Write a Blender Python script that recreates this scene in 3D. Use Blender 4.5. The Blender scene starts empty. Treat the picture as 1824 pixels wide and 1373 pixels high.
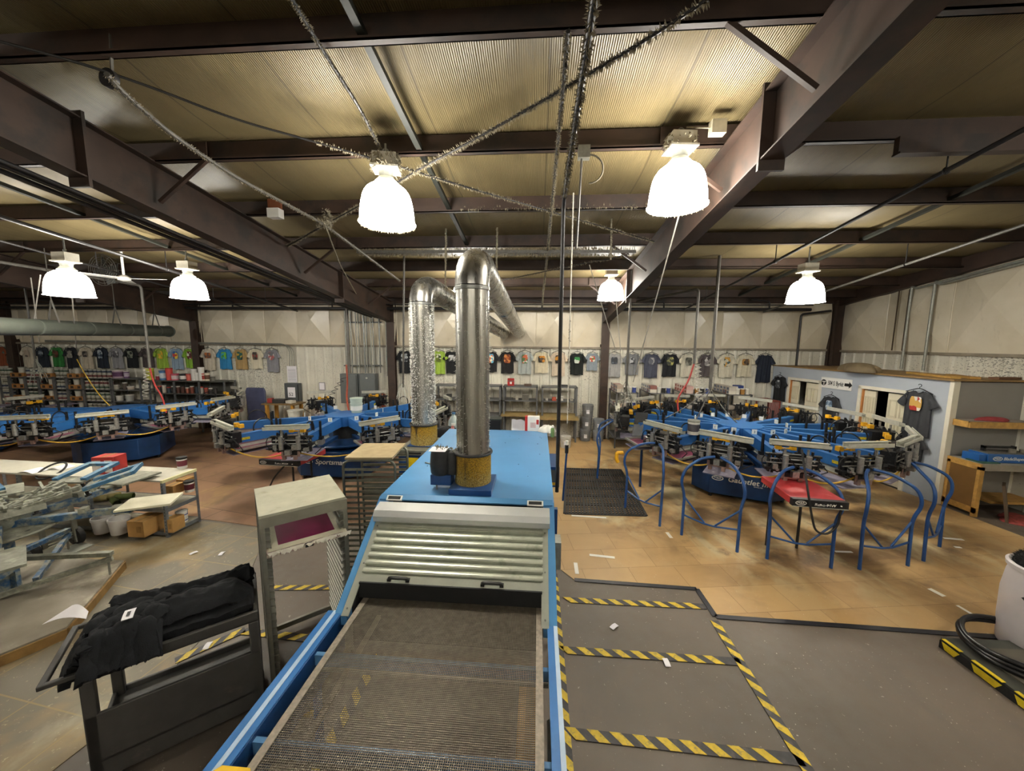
import bpy, bmesh, random
from math import *
from mathutils import Vector, Matrix, Euler
random.seed(7)
SC = bpy.context.scene
COL = SC.collection
V = Vector
# ---------------------------------------------------------------- survey of the photograph (level camera survey -> points in the room)
FPX=650.0; EYE=2.95; AY=radians(4.05); AP=radians(6.72); AR=0.008
_ca,_sa,_cp,_sp=cos(AY),sin(AY),cos(AP),sin(AP)
CF=V((-_sa*_cp,_ca*_cp,-_sp)); _R0=V((_ca,_sa,0)); _U0=_R0.cross(CF)
CU=_U0*cos(AR)-_R0*sin(AR); CR=_R0*cos(AR)+_U0*sin(AR)
def ray(px,py): return CF+CR*((px-912)/FPX)+CU*((686.5-py)/FPX)
def at_z(px,py,z=0.0):
    d=ray(px,py); t=(z-EYE)/d.z; return V((d.x*t,d.y*t,z))
def at_y(px,py,Y):
    d=ray(px,py); t=Y/d.y; return V((d.x*t,Y,EYE+d.z*t))
def at_x(px,py,X):
    d=ray(px,py); t=X/d.x; return V((X,d.y*t,EYE+d.z*t))
# ---------------------------------------------------------------- mesh builder
class MB:
    def __init__(s): s.v=[]; s.f=[]; s.m=[]; s.cm=0
    def add(s,vs,fs):
        o=len(s.v); s.v+= [tuple(v) for v in vs]; s.f+=[tuple(i+o for i in f) for f in fs]; s.m+=[s.cm]*len(fs); return s
    def mat(s,i): s.cm=i; return s
    def bx(s,x0,x1,y0,y1,z0,z1):
        return s.add([(x0,y0,z0),(x1,y0,z0),(x1,y1,z0),(x0,y1,z0),(x0,y0,z1),(x1,y0,z1),(x1,y1,z1),(x0,y1,z1)],
          [(3,2,1,0),(4,5,6,7),(0,1,5,4),(1,2,6,5),(2,3,7,6),(3,0,4,7)])
    def obx(s,c,u,v,w):
        c,u,v,w=V(c),V(u),V(v),V(w)
        return s.add([c-u-v-w,c+u-v-w,c+u+v-w,c-u+v-w,c-u-v+w,c+u-v+w,c+u+v+w,c-u+v+w],
          [(3,2,1,0),(4,5,6,7),(0,1,5,4),(1,2,6,5),(2,3,7,6),(3,0,4,7)])
    def rbx(s,cx,cy,cz,sx,sy,sz,rz=0):
        c,n=cos(rz),sin(rz)
        return s.obx((cx,cy,cz),(c*sx/2,n*sx/2,0),(-n*sy/2,c*sy/2,0),(0,0,sz/2))
    def bar(s,p,q,w,h,up=(0,0,1)):
        p,q=V(p),V(q); d=(q-p); L=d.length
        if L<1e-6: return s
        d/=L; u=V(up); sd=d.cross(u)
        if sd.length<1e-4: sd=d.cross(V((1,0,0)))
        sd.normalize(); u=sd.cross(d)
        return s.obx((p+q)/2,d*(L/2),sd*(w/2),u*(h/2))
    def tube(s,pts,r,n=8,cap=True,closed=False):
        pts=[V(p) for p in pts]; N=len(pts); rs=r if isinstance(r,(list,tuple)) else [r]*N
        vs=[]; pn=None
        for i,p in enumerate(pts):
            a=pts[(i-1)%N] if (i>0 or closed) else p; b=pts[(i+1)%N] if (i<N-1 or closed) else p
            t=(b-a)
            if t.length<1e-9: t=V((0,0,1))
            t.normalize()
            if pn is None:
                pn=t.orthogonal().normalized()
            else:
                pn=pn-t*pn.dot(t)
                if pn.length<1e-6: pn=t.orthogonal()
                pn.normalize()
            bn=t.cross(pn)
            for k in range(n):
                an=2*pi*k/n; vs.append(p+(pn*cos(an)+bn*sin(an))*rs[i])
        fs=[]
        for i in range(N if closed else N-1):
            j=(i+1)%N
            for k in range(n):
                l=(k+1)%n; fs.append((i*n+k,i*n+l,j*n+l,j*n+k))
        if cap and not closed:
            fs.append(tuple(range(n-1,-1,-1))); fs.append(tuple((N-1)*n+k for k in range(n)))
        return s.add(vs,fs)
    def cyl(s,p,q,r,r2=None,n=16): return s.tube([p,q],[r,r if r2 is None else r2],n)
    def lathe(s,prof,c=(0,0,0),n=20,cap=True):
        c=V(c); vs=[]; fs=[]; N=len(prof)
        for r,z in prof:
            for k in range(n):
                a=2*pi*k/n; vs.append(c+V((r*cos(a),r*sin(a),z)))
        for i in range(N-1):
            for k in range(n):
                l=(k+1)%n; fs.append((i*n+k,i*n+l,(i+1)*n+l,(i+1)*n+k))
        if cap:
            fs.append(tuple(range(n-1,-1,-1))); fs.append(tuple((N-1)*n+k for k in range(n)))
        return s.add(vs,fs)
    def prism(s,poly,ax,a0,a1):
        # poly: list of 2-D points; ax: 'x','y','z' extrusion axis
        def mk(p,a):
            return (a,p[0],p[1]) if ax=='x' else (p[0],a,p[1]) if ax=='y' else (p[0],p[1],a)
        n=len(poly); vs=[mk(p,a0) for p in poly]+[mk(p,a1) for p in poly]
        fs=[tuple(range(n-1,-1,-1)),tuple(range(n,2*n))]+[(i,(i+1)%n,n+(i+1)%n,n+i) for i in range(n)]
        return s.add(vs,fs)
    def ell(s,c,rx,ry,rz,nu=12,nv=8):
        vs=[];fs=[]
        for i in range(nv+1):
            t=pi*i/nv
            for k in range(nu):
                a=2*pi*k/nu; vs.append((c[0]+rx*sin(t)*cos(a),c[1]+ry*sin(t)*sin(a),c[2]+rz*cos(t)))
        for i in range(nv):
            for k in range(nu):
                l=(k+1)%nu; fs.append((i*nu+k,(i+1)*nu+k,(i+1)*nu+l,i*nu+l))
        return s.add(vs,fs)
    def grid(s,fn,nu,nv):
        vs=[fn(i/nu,j/nv) for j in range(nv+1) for i in range(nu+1)]
        fs=[(j*(nu+1)+i,j*(nu+1)+i+1,(j+1)*(nu+1)+i+1,(j+1)*(nu+1)+i) for j in range(nv) for i in range(nu)]
        return s.add(vs,fs)
    def sheet(s,fn,nu,nv,th):
        # a grid given real thickness th along -z of its own normal (closed)
        top=[V(fn(i/nu,j/nv)) for j in range(nv+1) for i in range(nu+1)]
        W=nu+1
        nrm=[]
        for j in range(nv+1):
            for i in range(W):
                a=top[j*W+min(i+1,nu)]-top[j*W+max(i-1,0)]; b=top[min(j+1,nv)*W+i]-top[max(j-1,0)*W+i]
                c=a.cross(b); nrm.append(c.normalized() if c.length>1e-9 else V((0,0,1)))
        n=len(top); bot=[top[k]-nrm[k]*th for k in range(n)]
        fs=[]
        for j in range(nv):
            for i in range(nu):
                q=(j*W+i,j*W+i+1,(j+1)*W+i+1,(j+1)*W+i); fs.append(q); fs.append(tuple(n+k for k in reversed(q)))
        ed=[j*W for j in range(nv+1)]
        rim=[i for i in range(W)]+[j*W+nu for j in range(1,nv+1)]+[nv*W+i for i in range(nu-1,-1,-1)]+[j*W for j in range(nv-1,0,-1)]
        for k in range(len(rim)):
            a,b=rim[k],rim[(k+1)%len(rim)]; fs.append((b,a,n+a,n+b))
        return s.add(top+bot,fs)
    def lint(s,pts,r,per,ln,down=0.6,rnd=random,wm=.006):
        # tufts of airborne lint caught on a pipe or cable
        pts=[V(p) for p in pts]
        for a,b in zip(pts,pts[1:]):
            L=(b-a).length; d=(b-a).normalized() if L>0 else V((0,0,1)); o=d.orthogonal().normalized(); o2=d.cross(o)
            for _ in range(int(L*per)):
                t=rnd.random(); an=rnd.random()*2*pi; u=o*cos(an)+o2*sin(an); u.z-=down*rnd.random()
                p=a+(b-a)*t; l=ln*(0.4+rnd.random()); w=min(ln*0.34,wm)*(0.6+rnd.random())
                u.normalize(); base=p+u*r*0.97; tip=p+u*(r+l)
                s.add([base+d*w,base-d*w+o*w*.6,base-d*w*.3-o*w*.7,tip],[(0,1,3),(1,2,3),(2,0,3)])
        return s
    def mesh(s,name,mats,smooth=40):
        me=bpy.data.meshes.new(name); me.from_pydata(s.v,[],s.f)
        for m in (mats if isinstance(mats,(list,tuple)) else [mats]): me.materials.append(m)
        if max(s.m,default=0)>0: me.polygons.foreach_set('material_index',s.m)
        me.validate()
        if smooth:
            me.polygons.foreach_set('use_smooth',[True]*len(me.polygons)); me.set_sharp_from_angle(angle=radians(smooth))
        me.update(); return me
def link(name,data,parent=None):
    o=bpy.data.objects.new(name,data); COL.objects.link(o)
    if parent: o.parent=parent
    return o
def obj(name,mb,mats,parent=None,label=None,bevel=0,smooth=40):
    o=link(name,mb.mesh(name,mats,smooth),parent)
    if label: o['label']=label
    if bevel:
        b=o.modifiers.new('edge','BEVEL'); b.width=bevel; b.segments=2; b.limit_method='ANGLE'; b.angle_limit=radians(35)
    return o
def tag(o,label,cat,group=None):
    o['label']=label; o['category']=cat
    if group: o['group']=group
    return o
def thing(name,label,cat,loc=(0,0,0),rz=0,group=None):
    o=link(name,None); o.location=loc; o.rotation_euler=(0,0,rz); o.empty_display_size=.1
    return tag(o,label,cat,group)
def struct(name,mb,mats,parent=None,smooth=40):
    o=obj(name,mb,mats,parent,smooth=smooth)
    if parent is None: o['kind']='structure'
    return o
def dup(root,loc=None,rz=None,label=None,group=None,scale=None):
    kids={}
    for c in ALLKIDS(root): kids.setdefault(c.parent.name,[]).append(c)
    def cp(o,par):
        c=o.copy(); COL.objects.link(c)
        if par: c.parent=par
        for k in kids.get(o.name,[]): cp(k,c)
        return c
    r=cp(root,None)
    if loc is not None: r.location=loc
    if rz is not None: r.rotation_euler=(0,0,rz)
    if scale is not None: r.scale=scale
    if label: r['label']=label
    if group: r['group']=group
    return r
def ALLKIDS(root): return list(root.children_recursive)
def text(parent,body,size,mtx,m,name='lettering',th=.002,xs=1.0,shear=0,bold=0):
    c=bpy.data.curves.new(name,'FONT'); c.body=body; c.size=size; c.extrude=th; c.align_x='CENTER'; c.align_y='CENTER'; c.shear=shear; c.offset=bold*size; c.resolution_u=3
    c.materials.append(m)
    tmp=bpy.data.objects.new('tmp_text',c); COL.objects.link(tmp); dg=bpy.context.evaluated_depsgraph_get()
    me=bpy.data.meshes.new_from_object(tmp.evaluated_get(dg)); me.name=name; bpy.data.objects.remove(tmp); bpy.data.curves.remove(c)
    if not me.materials: me.materials.append(m)
    o=link(name,me,parent); o.matrix_local=mtx@Matrix.Diagonal((xs,1,1,1)); return o
def frame_mtx(o,x,y):
    # matrix with local x along x, local y along y (z = outward normal)
    x=V(x).normalized(); y=V(y); z=x.cross(y).normalized(); y=z.cross(x)
    return Matrix(((x.x,y.x,z.x,o[0]),(x.y,y.y,z.y,o[1]),(x.z,y.z,z.z,o[2]),(0,0,0,1)))
def arc(c,u,v,r,a0,a1,n):
    c,u,v=V(c),V(u),V(v); return [c+(u*cos(a0+(a1-a0)*i/n)+v*sin(a0+(a1-a0)*i/n))*r for i in range(n+1)]
def sag(p,q,d,n=10):
    p,q=V(p),V(q); return [p.lerp(q,i/n)-V((0,0,d*4*(i/n)*(1-i/n))) for i in range(n+1)]
def round_path(pts,r,n=5):
    pts=[V(p) for p in pts]; out=[pts[0]]
    for a,b,c in zip(pts,pts[1:],pts[2:]):
        u=(a-b); w=(c-b); rr=min(r,u.length*.49,w.length*.49); u.normalize(); w.normalize()
        p0=b+u*rr; p1=b+w*rr
        for i in range(n+1):
            t=i/n; out.append(p0*(1-t)**2+b*2*t*(1-t)+p1*t*t)
    return out+[pts[-1]]
# ---------------------------------------------------------------- materials
def lin(h):
    h=h.lstrip('#'); r=[]
    for i in (0,2,4):
        c=int(h[i:i+2],16)/255; r.append(c/12.92 if c<=.04045 else ((c+.055)/1.055)**2.4)
    return tuple(r)
class NT:
    def __init__(s,name):
        s.m=bpy.data.materials.new(name); s.m.use_nodes=True; s.t=s.m.node_tree; s.n=s.t.nodes; s.n.clear()
        s.out=s.n.new('ShaderNodeOutputMaterial'); s.b=s.n.new('ShaderNodeBsdfPrincipled'); s.L(s.b.outputs[0],s.out.inputs[0])
        s.tc=None
    def L(s,a,b): s.t.links.new(a,b)
    def co(s,kind='Object',scale=None,rot=None):
        if s.tc is None: s.tc=s.n.new('ShaderNodeTexCoord')
        o=s.tc.outputs[kind]
        if scale is not None or rot is not None:
            mp=s.n.new('ShaderNodeMapping'); s.L(o,mp.inputs[0])
            if scale is not None: mp.inputs['Scale'].default_value=scale
            if rot is not None: mp.inputs['Rotation'].default_value=rot
            o=mp.outputs[0]
        return o
    def noise(s,scale,detail=3,co=None,rough=.55,dist=0):
        n=s.n.new('ShaderNodeTexNoise'); n.inputs['Scale'].default_value=scale; n.inputs['Detail'].default_value=detail; n.inputs['Roughness'].default_value=rough; n.inputs['Distortion'].default_value=dist
        s.L(co if co is not None else s.co(),n.inputs['Vector']); return n.outputs['Fac']
    def ramp(s,f,stops):
        r=s.n.new('ShaderNodeValToRGB'); e=r.color_ramp.elements
        while len(e)<len(stops): e.new(.5)
        for i,(p,c) in enumerate(stops):
            e[i].position=p; c=(c,c,c) if isinstance(c,(int,float)) else lin(c) if isinstance(c,str) else c; e[i].color=(*c[:3],1)
        s.L(f,r.inputs[0]); return r.outputs[0]
    def mix(s,f,a,b,mode='MIX'):
        n=s.n.new('ShaderNodeMix'); n.data_type='RGBA'; n.blend_type=mode
        for k,x in ((0,f),(6,a),(7,b)):
            if isinstance(x,str): x=(*lin(x),1)
            if isinstance(x,tuple): n.inputs[k].default_value=x if len(x)==4 else (*x,1)
            elif isinstance(x,(int,float)): n.inputs[k].default_value=x
            else: s.L(x,n.inputs[k])
        return n.outputs[2]
    def math(s,op,a,b=None,c=None):
        n=s.n.new('ShaderNodeMath'); n.operation=op
        for k,x in enumerate((a,b,c)):
            if x is None: continue
            if isinstance(x,(int,float)): n.inputs[k].default_value=x
            else: s.L(x,n.inputs[k])
        return n.outputs[0]
    def sep(s,co):
        n=s.n.new('ShaderNodeSeparateXYZ'); s.L(co,n.inputs[0]); return n.outputs
    def color(s,c):
        if isinstance(c,str): s.b.inputs['Base Color'].default_value=(*lin(c),1)
        else: s.L(c,s.b.inputs['Base Color'])
    def bump(s,f,st=.3,dist=.01):
        n=s.n.new('ShaderNodeBump'); n.inputs['Strength'].default_value=st; n.inputs['Distance'].default_value=dist; s.L(f,n.inputs['Height']); s.L(n.outputs[0],s.b.inputs['Normal'])
    def set(s,rough=.6,metal=0,spec=None):
        if isinstance(rough,(int,float)): s.b.inputs['Roughness'].default_value=rough
        else: s.L(rough,s.b.inputs['Roughness'])
        s.b.inputs['Metallic'].default_value=metal
        if spec is not None: s.b.inputs['Specular IOR Level'].default_value=spec
        return s.m
_MC={}
def M(hexc,rough=.55,metal=0.0,var=.14,scale=9.0,bump=0.0,bs=60.0,dirt=None,da=.5,ds=5.0,name=None,spec=None):
    k=(hexc,rough,metal,var,scale,bump,bs,dirt,da,ds,spec)
    if k in _MC: return _MC[k]
    n=NT(name or 'surface_'+hexc.strip('#')); c=lin(hexc)
    f=n.noise(scale,3)
    col=n.ramp(f,[(.3,tuple(x*(1-var) for x in c)),(.7,tuple(min(1,x*(1+var)) for x in c))])
    if dirt:
        d=n.ramp(n.noise(ds,6,rough=.65),[(1-da-.06,0.0),(1-da+.1,1.0)]); col=n.mix(d,col,dirt)
    n.color(col)
    if bump: n.bump(n.noise(bs,3),bump,.004)
    _MC[k]=n.set(rough,metal,spec); return _MC[k]
def glow(name,hexc,st):
    n=NT(name); n.b.inputs['Base Color'].default_value=(*lin(hexc),1); n.b.inputs['Emission Color'].default_value=(*lin(hexc),1); n.b.inputs['Emission Strength'].default_value=st
    return n.m
BLUE=M('#2a68b4',.38,0,.12,4,dirt='#20507f',da=.36,ds=7)
BLUE_L=M('#4f88bb',.33,0,.06,3,name='dryer_blue')
BLUE_D=M('#143f74',.4,0,.2,5)
STEEL=M('#8d8f8c',.38,.75,.15,12)
ALU=M('#c4c6bd',.36,.55,.1,14)
ALU_D=M('#9b9c93',.42,.5,.15,20)
BLACK=M('#17181a',.45,0,.3,10)
RUBBER=M('#1d1d1e',.6,0,.25,14)
WHITE=M('#e4e3dd',.5,0,.05,6)
PAPER=M('#eceaf0',.7,0,.03,5)
YEL=M('#d9a21a',.5,0,.12,9)
RED=M('#b8322f',.45,0,.1,6)
GREYP=M('#5b5e5d',.5,.3,.15,8)
RACKG=M('#77776f',.5,.3,.2,12)
WOOD=M('#b58a4c',.6,0,.25,16)
CARDB=M('#b08850',.75,0,.12,7)
CREAM=M('#d9cfb4',.6,0,.06,6)
LINT=M('#867d68',.95,0,.25,30)
STEELB=M('#3d2d24',.6,.0,.18,3,dirt='#2a231e',da=.45,ds=2.2,name='brown_primer_steel')
CABLEY=M('#c9a235',.5,0,.1,9)
# ================================================================ THE SETTING
YB=11.4; XR=8.75; XL=-21.0; YN=-6.0; SL=.122
def roof_z(y): return 4.15+SL*(YB-y)         # underside of the purlins
def deck_z(y): return roof_z(y)+.235         # underside of the insulation
# floor ----------------------------------------------------------
n=NT('worn_concrete'); w=n.co('Object')
big=n.noise(.55,4,w); fine=n.noise(9,6,w,.7); sp=n.noise(46,2,w,.5); st=n.noise(2.2,5,n.co('Object',(1.0,.35,1)),.7)
col=n.ramp(big,[(.35,'#5a5147'),(.5,'#665c52'),(.68,'#72675c')])
col=n.mix(n.ramp(st,[(.52,0.0),(.75,.55)]),col,'#5b5650')
col=n.mix(n.ramp(fine,[(.35,.35),(.6,0.0)]),col,'#59544f')
col=n.mix(n.ramp(n.noise(5,5,n.co('Object',(3.5,.6,1),(0,0,.6)),.75),[(.66,0.0),(.74,.5)]),col,'#a39d94')
col=n.mix(n.ramp(n.noise(17,4,w,.7),[(.67,0.0),(.71,.7)]),col,'#b0aba1')
col=n.mix(n.ramp(n.math('SUBTRACT',sp,n.math('MULTIPLY',n.ramp(n.noise(1.7,3,w),[(.35,1.0),(.65,0.0)]),.09)),[(.68,0.0),(.72,.7)]),col,'#bdb8ad')
n.color(col); n.bump(fine,.12,.006); FLOORM=n.set(n.ramp(fine,[(.3,.42),(.8,.68)]))
struct('floor',MB().bx(XL,XR,YN,YB,-.12,0),FLOORM)
# corrugated liner panels ---------------------------------------
n=NT('white_liner_panel'); w=n.co('Object')
st=n.noise(3.2,6,n.co('Object',(2.6,2.6,.25)),.65); ch=n.noise(26,4,n.co('Object',(1,1,1.8)),.7)
col=n.ramp(n.noise(1.1,3,w),[(.3,'#c9c6b8'),(.7,'#dedbcd')])
col=n.mix(n.ramp(st,[(.55,0.0),(.8,.5)]),col,'#a59d88')
xs=n.sep(w)
far=n.math('SUBTRACT',n.math('ADD',ch,n.math('MULTIPLY',n.noise(.5,2,w),.45)),.2)
col=n.mix(n.ramp(far,[(.63,0.0),(.67,.85)]),col,'#6d6a63')
n.color(col); LINER=n.set(.5)
def corrug(length,h,pitch=.305):
    pts=[]; x=0
    while x<length:
        for dx,dy in ((0,0),(.03,-.028),(.075,-.028),(.105,0)): pts.append((min(x+dx,length),dy))
        x+=pitch
    pts.append((length,0)); return pts
mb=MB(); P=[(XL+x,YB+y) for x,y in corrug(XR-XL,3)]
mb.prism(P+[(XR,YB+.1),(XL,YB+.1)],'z',0,2.8); struct('wall_back',mb,LINER,smooth=25)
mb=MB(); P=[(XR+y,YN+x) for x,y in corrug(YB-YN,3)]
mb.prism(P+[(XR+.1,YB),(XR+.1,YN)],'z',0,2.78); struct('wall_right',mb,LINER,smooth=25)
struct('wall_left',MB().bx(XL-.1,XL,YN,YB,0,6.6),LINER)
struct('wall_near',MB().bx(XL,XR,YN-.1,YN,0,6.8),LINER)
# quilted insulation above -----------------------------------------
n=NT('vinyl_insulation'); w=n.co('Object')
col=n.ramp(n.noise(1.3,4,w),[(.3,'#cfc4ab'),(.7,'#e0d7c3')])
col=n.mix(n.ramp(n.noise(5,6,n.co('Object',(1.5,1.5,.5)),.7),[(.58,0.0),(.8,.4)]),col,'#948973')
n.color(col); n.bump(n.noise(5,3,w),.10,.02); INSUL=n.set(.27)
def quilt(mb,fn,L,z0,z1fn,cell):
    k=int(round(L/cell)); c=L/k
    for i in range(k):
        a,b,m=i*c,(i+1)*c,(i+.5)*c
        za,zb,zm=z1fn(a),z1fn(b),z1fn(m)
        P=[fn(a,0,z0),fn(m,.012,z0),fn(b,0,z0),fn(b,.02,(z0+zb)/2),fn(b,0,zb),fn(m,.012,zm),fn(a,0,za),fn(a,.02,(z0+za)/2),fn(m,.15,(z0+zm)/2)]
        mb.add(P,[(j,(j+1)%8,8) for j in range(8)])
        mb.tube([fn(a,.012,z0),fn(a,.03,(z0+za)/2),fn(a,.012,za)],.012,5)
    return mb
mb=quilt(MB(),lambda a,d,z:(XL+a,YB-d,z),XR-XL,2.83,lambda a:4.42,1.1)
mb.bx(XL,XR,YB,YB+.1,2.8,4.45); struct('wall_back_upper',mb,INSUL,smooth=0)
mb=quilt(MB(),lambda a,d,z:(XR-d,YB-a,z),YB-YN,2.81,lambda a:deck_z(YB-a),1.45)
mb.bx(XR,XR+.1,YN,YB,2.78,6.6); struct('wall_right_upper',mb,INSUL,smooth=0)
TRIMM=M('#8b8272',.5,0,.2,4)
struct('trim_1',MB().bx(XL,XR,YB-.06,YB,2.77,2.83),TRIMM)
struct('trim_2',MB().bx(XR-.06,XR,YN,YB,2.75,2.81),TRIMM)
# roof insulation ----------------------------------------------------
n=NT('ribbed_roof_insulation'); w=n.co('Object')
wv=n.n.new('ShaderNodeTexWave'); wv.inputs['Scale'].default_value=16; wv.inputs['Distortion'].default_value=3.2; wv.inputs['Detail'].default_value=2; wv.inputs['Detail Scale'].default_value=.6
n.L(n.co('Object',(1,.06,1)),wv.inputs['Vector'])
col=n.ramp(n.noise(.8,5,w),[(.3,'#6f6244'),(.7,'#897a57')])
col=n.mix(n.ramp(n.noise(1.6,4,n.co('Object',(3,.3,1)),.6),[(.5,0.0),(.8,.55)]),col,'#5a4f38')
x=n.sep(w)[0]
seam=n.math('FRACT',n.math('DIVIDE',n.math('ADD',x,.55),1.22))
sl=n.math('LESS_THAN',n.math('ABSOLUTE',n.math('SUBTRACT',seam,.5)),.008)
col=n.mix(n.math('MULTIPLY',sl,.6),col,'#453a28')
n.color(col); n.bump(n.math('ADD',wv.outputs['Fac'],n.math('MULTIPLY',n.noise(3,4,w),1.2)),.42,.014); ROOF=n.set(.4)
purl=[-5.05,-3.72,-2.39,-1.06,.27,1.62,2.97,4.29,5.62,6.97,8.3,9.6,10.75]
mb=MB(); ys=[YN]+purl+[YB]
for a,b in zip(ys,ys[1:]):
    NX=28; NY=6
    def fn(u,v,a=a,b=b):
        y=a+(b-a)*v; s=sin(pi*v)
        return (XL+(XR-XL)*(1-u),y,deck_z(y)-.05*s)
    mb.grid(fn,NX,NY)
mb.add([(XL,YN,deck_z(YN)+.1),(XR,YN,deck_z(YN)+.1),(XR,YB,deck_z(YB)+.1),(XL,YB,deck_z(YB)+.1)],[(0,1,2,3)])
struct('ceiling',mb,ROOF)
# primary frames: columns and rafters --------------------------------
cols=[-17.88,-11.15,-4.6,2.0]
for i,x in enumerate(cols):
    c=thing('steel_column','brown steel column on the back wall '+['at the far end of the ink racks','between the lime maroon-print shirt and ivory shirt','just past the grey electrical cabinets','beside the stacked grey pails'][i],'column',(x,YB-.12,0)); c['kind']='structure'
    obj('web',MB().bx(-.012,.012,-.1,.1,0,4.2),STEELB,c); 
    obj('flange',MB().bx(-.12,.12,-.115,-.1,0,4.2),STEELB,c); obj('flange',MB().bx(-.12,.12,.1,.115,0,4.2),STEELB,c)
c=thing('steel_column','brown steel column in the corner above the grey office partition','column',(XR-.17,YB-.14,0)); c['kind']='structure'
obj('web',MB().bx(-.16,.16,-.012,.012,0,4.2),STEELB,c); obj('flange',MB().bx(-.16,-.145,-.13,.13,0,4.2),STEELB,c)
def ibeam(name,x,y0,y1,h0,h1,label):
    b=thing(name,label,'beam',(x,0,0)); b['kind']='structure'
    def zt(y): return roof_z(y)+.0
    def h(y): return h0+(h1-h0)*(y-y0)/(y1-y0)
    def plate(xa,xb,f0,f1): 
        return MB().add([(xa,y0,f0(y0)),(xb,y0,f0(y0)),(xb,y0,f1(y0)),(xa,y0,f1(y0)),(xa,y1,f0(y1)),(xb,y1,f0(y1)),(xb,y1,f1(y1)),(xa,y1,f1(y1))],[(0,1,2,3),(7,6,5,4),(0,4,5,1),(1,5,6,2),(2,6,7,3),(3,7,4,0)])
    obj('web',plate(-.008,.008,lambda y:zt(y)-h(y),zt),STEELB,b)
    obj('flange',plate(-.1,.1,lambda y:zt(y)-h(y)-.014,lambda y:zt(y)-h(y)),STEELB,b)
    obj('flange',plate(-.1,.1,lambda y:zt(y)-.014,zt),STEELB,b)
    for ys in (3.55,8.3):
        obj('splice_plate',MB().bx(-.11,.11,ys-.015,ys+.015,zt(ys)-h(ys)-.1,zt(ys)+.06),STEELB,b)
    return b
ibeam('roof_rafter',2.0,YN,YB-.1,.46,.62,'brown steel roof rafter climbing towards the viewer beside the unguarded bright lamp')
ibeam('roof_rafter',-4.6,YN,YB-.1,.46,.62,'brown steel roof rafter above the electrical cabinets with black conduits strung under it')
ibeam('roof_rafter',-11.15,YN,YB-.1,.46,.62,'brown steel roof rafter over the ceiling fan and the pair of far lamps')
ibeam('roof_rafter',-17.88,YN,YB-.1,.46,.62,'brown steel roof rafter at the far end of the grey ventilation duct')
rk=MB(); rk.add([(XR-.2,YN,roof_z(YN)-.1),(XR-.02,YN,roof_z(YN)-.1),(XR-.02,YB,roof_z(YB)-.1),(XR-.2,YB,roof_z(YB)-.1),(XR-.2,YN,roof_z(YN)+.2),(XR-.02,YN,roof_z(YN)+.2),(XR-.02,YB,roof_z(YB)+.2),(XR-.2,YB,roof_z(YB)+.2)],[(3,2,1,0),(4,5,6,7),(0,1,5,4),(1,2,6,5),(2,3,7,6),(3,0,4,7)])
struct('trim_3',rk,STEELB)
# purlins: one per line, Z-shaped
for i,y in enumerate(purl):
    z=roof_z(y); lab='brown steel roof purlin across the hall, '+('number %d counted from the back wall'%(len(purl)-i))
    mb=MB().bx(XL,XR,y-.006,y+.006,z,z+.22); mb.bx(XL,XR,y-.065,y+.006,z,z+.012); mb.bx(XL,XR,y,y+.065,z+.208,z+.22); mb.bx(XL,XR,y-.065,y-.055,z,z+.028)
    for cx in cols: mb.bx(cx-.75,cx+.75,y-.06,y-.052,z-.002,z+.2) if i%2 else None
    o=obj('roof_purlin',mb,STEELB); o['kind']='structure'
    o['label']=lab; o['category']='purlin'
struct('trim_4',MB().bx(XL,XR,YB-.14,YB-.0,4.13,4.4),STEELB)
# flange braces
br=[]
for cx in cols:
    for y in (2.97,4.29,6.97,9.6):
        for s in ((1,-1) if y>4 else (-1,)):
            z=roof_z(y); br.append((V((cx+s*.72,y-.03,z+.02)),V((cx+s*.08,y-.03,z-.44))))
for p,q in br:
    o=obj('flange_brace',MB().bar(p,q,.038,.038),STEELB); o['kind']='structure'
# ---------------------------------------------------------------- floor coverings
n=NT('cardboard_floor_sheets'); w=n.co('Object')
bk=n.n.new('ShaderNodeTexBrick'); bk.inputs['Scale'].default_value=1; bk.offset=.37; bk.inputs['Mortar Size'].default_value=.003; bk.inputs['Brick Width'].default_value=.62; bk.inputs['Row Height'].default_value=.44; bk.inputs['Mortar Smooth'].default_value=0
bk.inputs['Color1'].default_value=(*lin('#b99a6b'),1); bk.inputs['Color2'].default_value=(*lin('#ac8c5e'),1); bk.inputs['Mortar'].default_value=(*lin('#856640'),1)
n.L(n.co('Object',None,(0,0,radians(-8))),bk.inputs['Vector'])
col=bk.outputs['Color']
vd=n.n.new('ShaderNodeVectorMath'); vd.operation='DISTANCE'; n.L(w,vd.inputs[0]); vd.inputs[1].default_value=(4.1,7.6,0); zone=n.ramp(n.math('ADD',n.math('MULTIPLY',vd.outputs['Value'],.1),n.math('MULTIPLY',n.noise(1.3,3,w),.16)),[(.36,1.0),(.46,.12)])
o1=n.noise(.85,4,n.co('Object',(1,1.5,1),(0,0,.5)),.6,.6); col=n.mix(n.math('MULTIPLY',zone,n.ramp(o1,[(.42,0.0),(.6,.95)])),col,'#74593a')
o2=n.noise(1.1,4,n.co('Object',(1.2,.8,1),(0,0,-.7)),.6,.8); col=n.mix(n.math('MULTIPLY',zone,n.ramp(o2,[(.52,0.0),(.66,.9)])),col,'#b9aa86')
o3=n.noise(1.9,5,w,.65); col=n.mix(n.math('MULTIPLY',zone,n.ramp(o3,[(.54,0.0),(.7,.85)])),col,'#5d4a38')
col=n.mix(n.ramp(n.noise(30,3,w,.6),[(.68,0.0),(.74,.5)]),col,'#d2c7ae')
n.color(col); CARDF=n.set(.5)
def slab(poly,z0,z1): return MB().prism(poly,'z',z0,z1)
rp=[(.3,4.55),(.5,4.3),(1.96,4.25),(1.97,3.80),(4.99,3.74),(7.6,5.9),(7.5,7.1),(7.0,11.3),(.35,11.3)]
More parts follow.
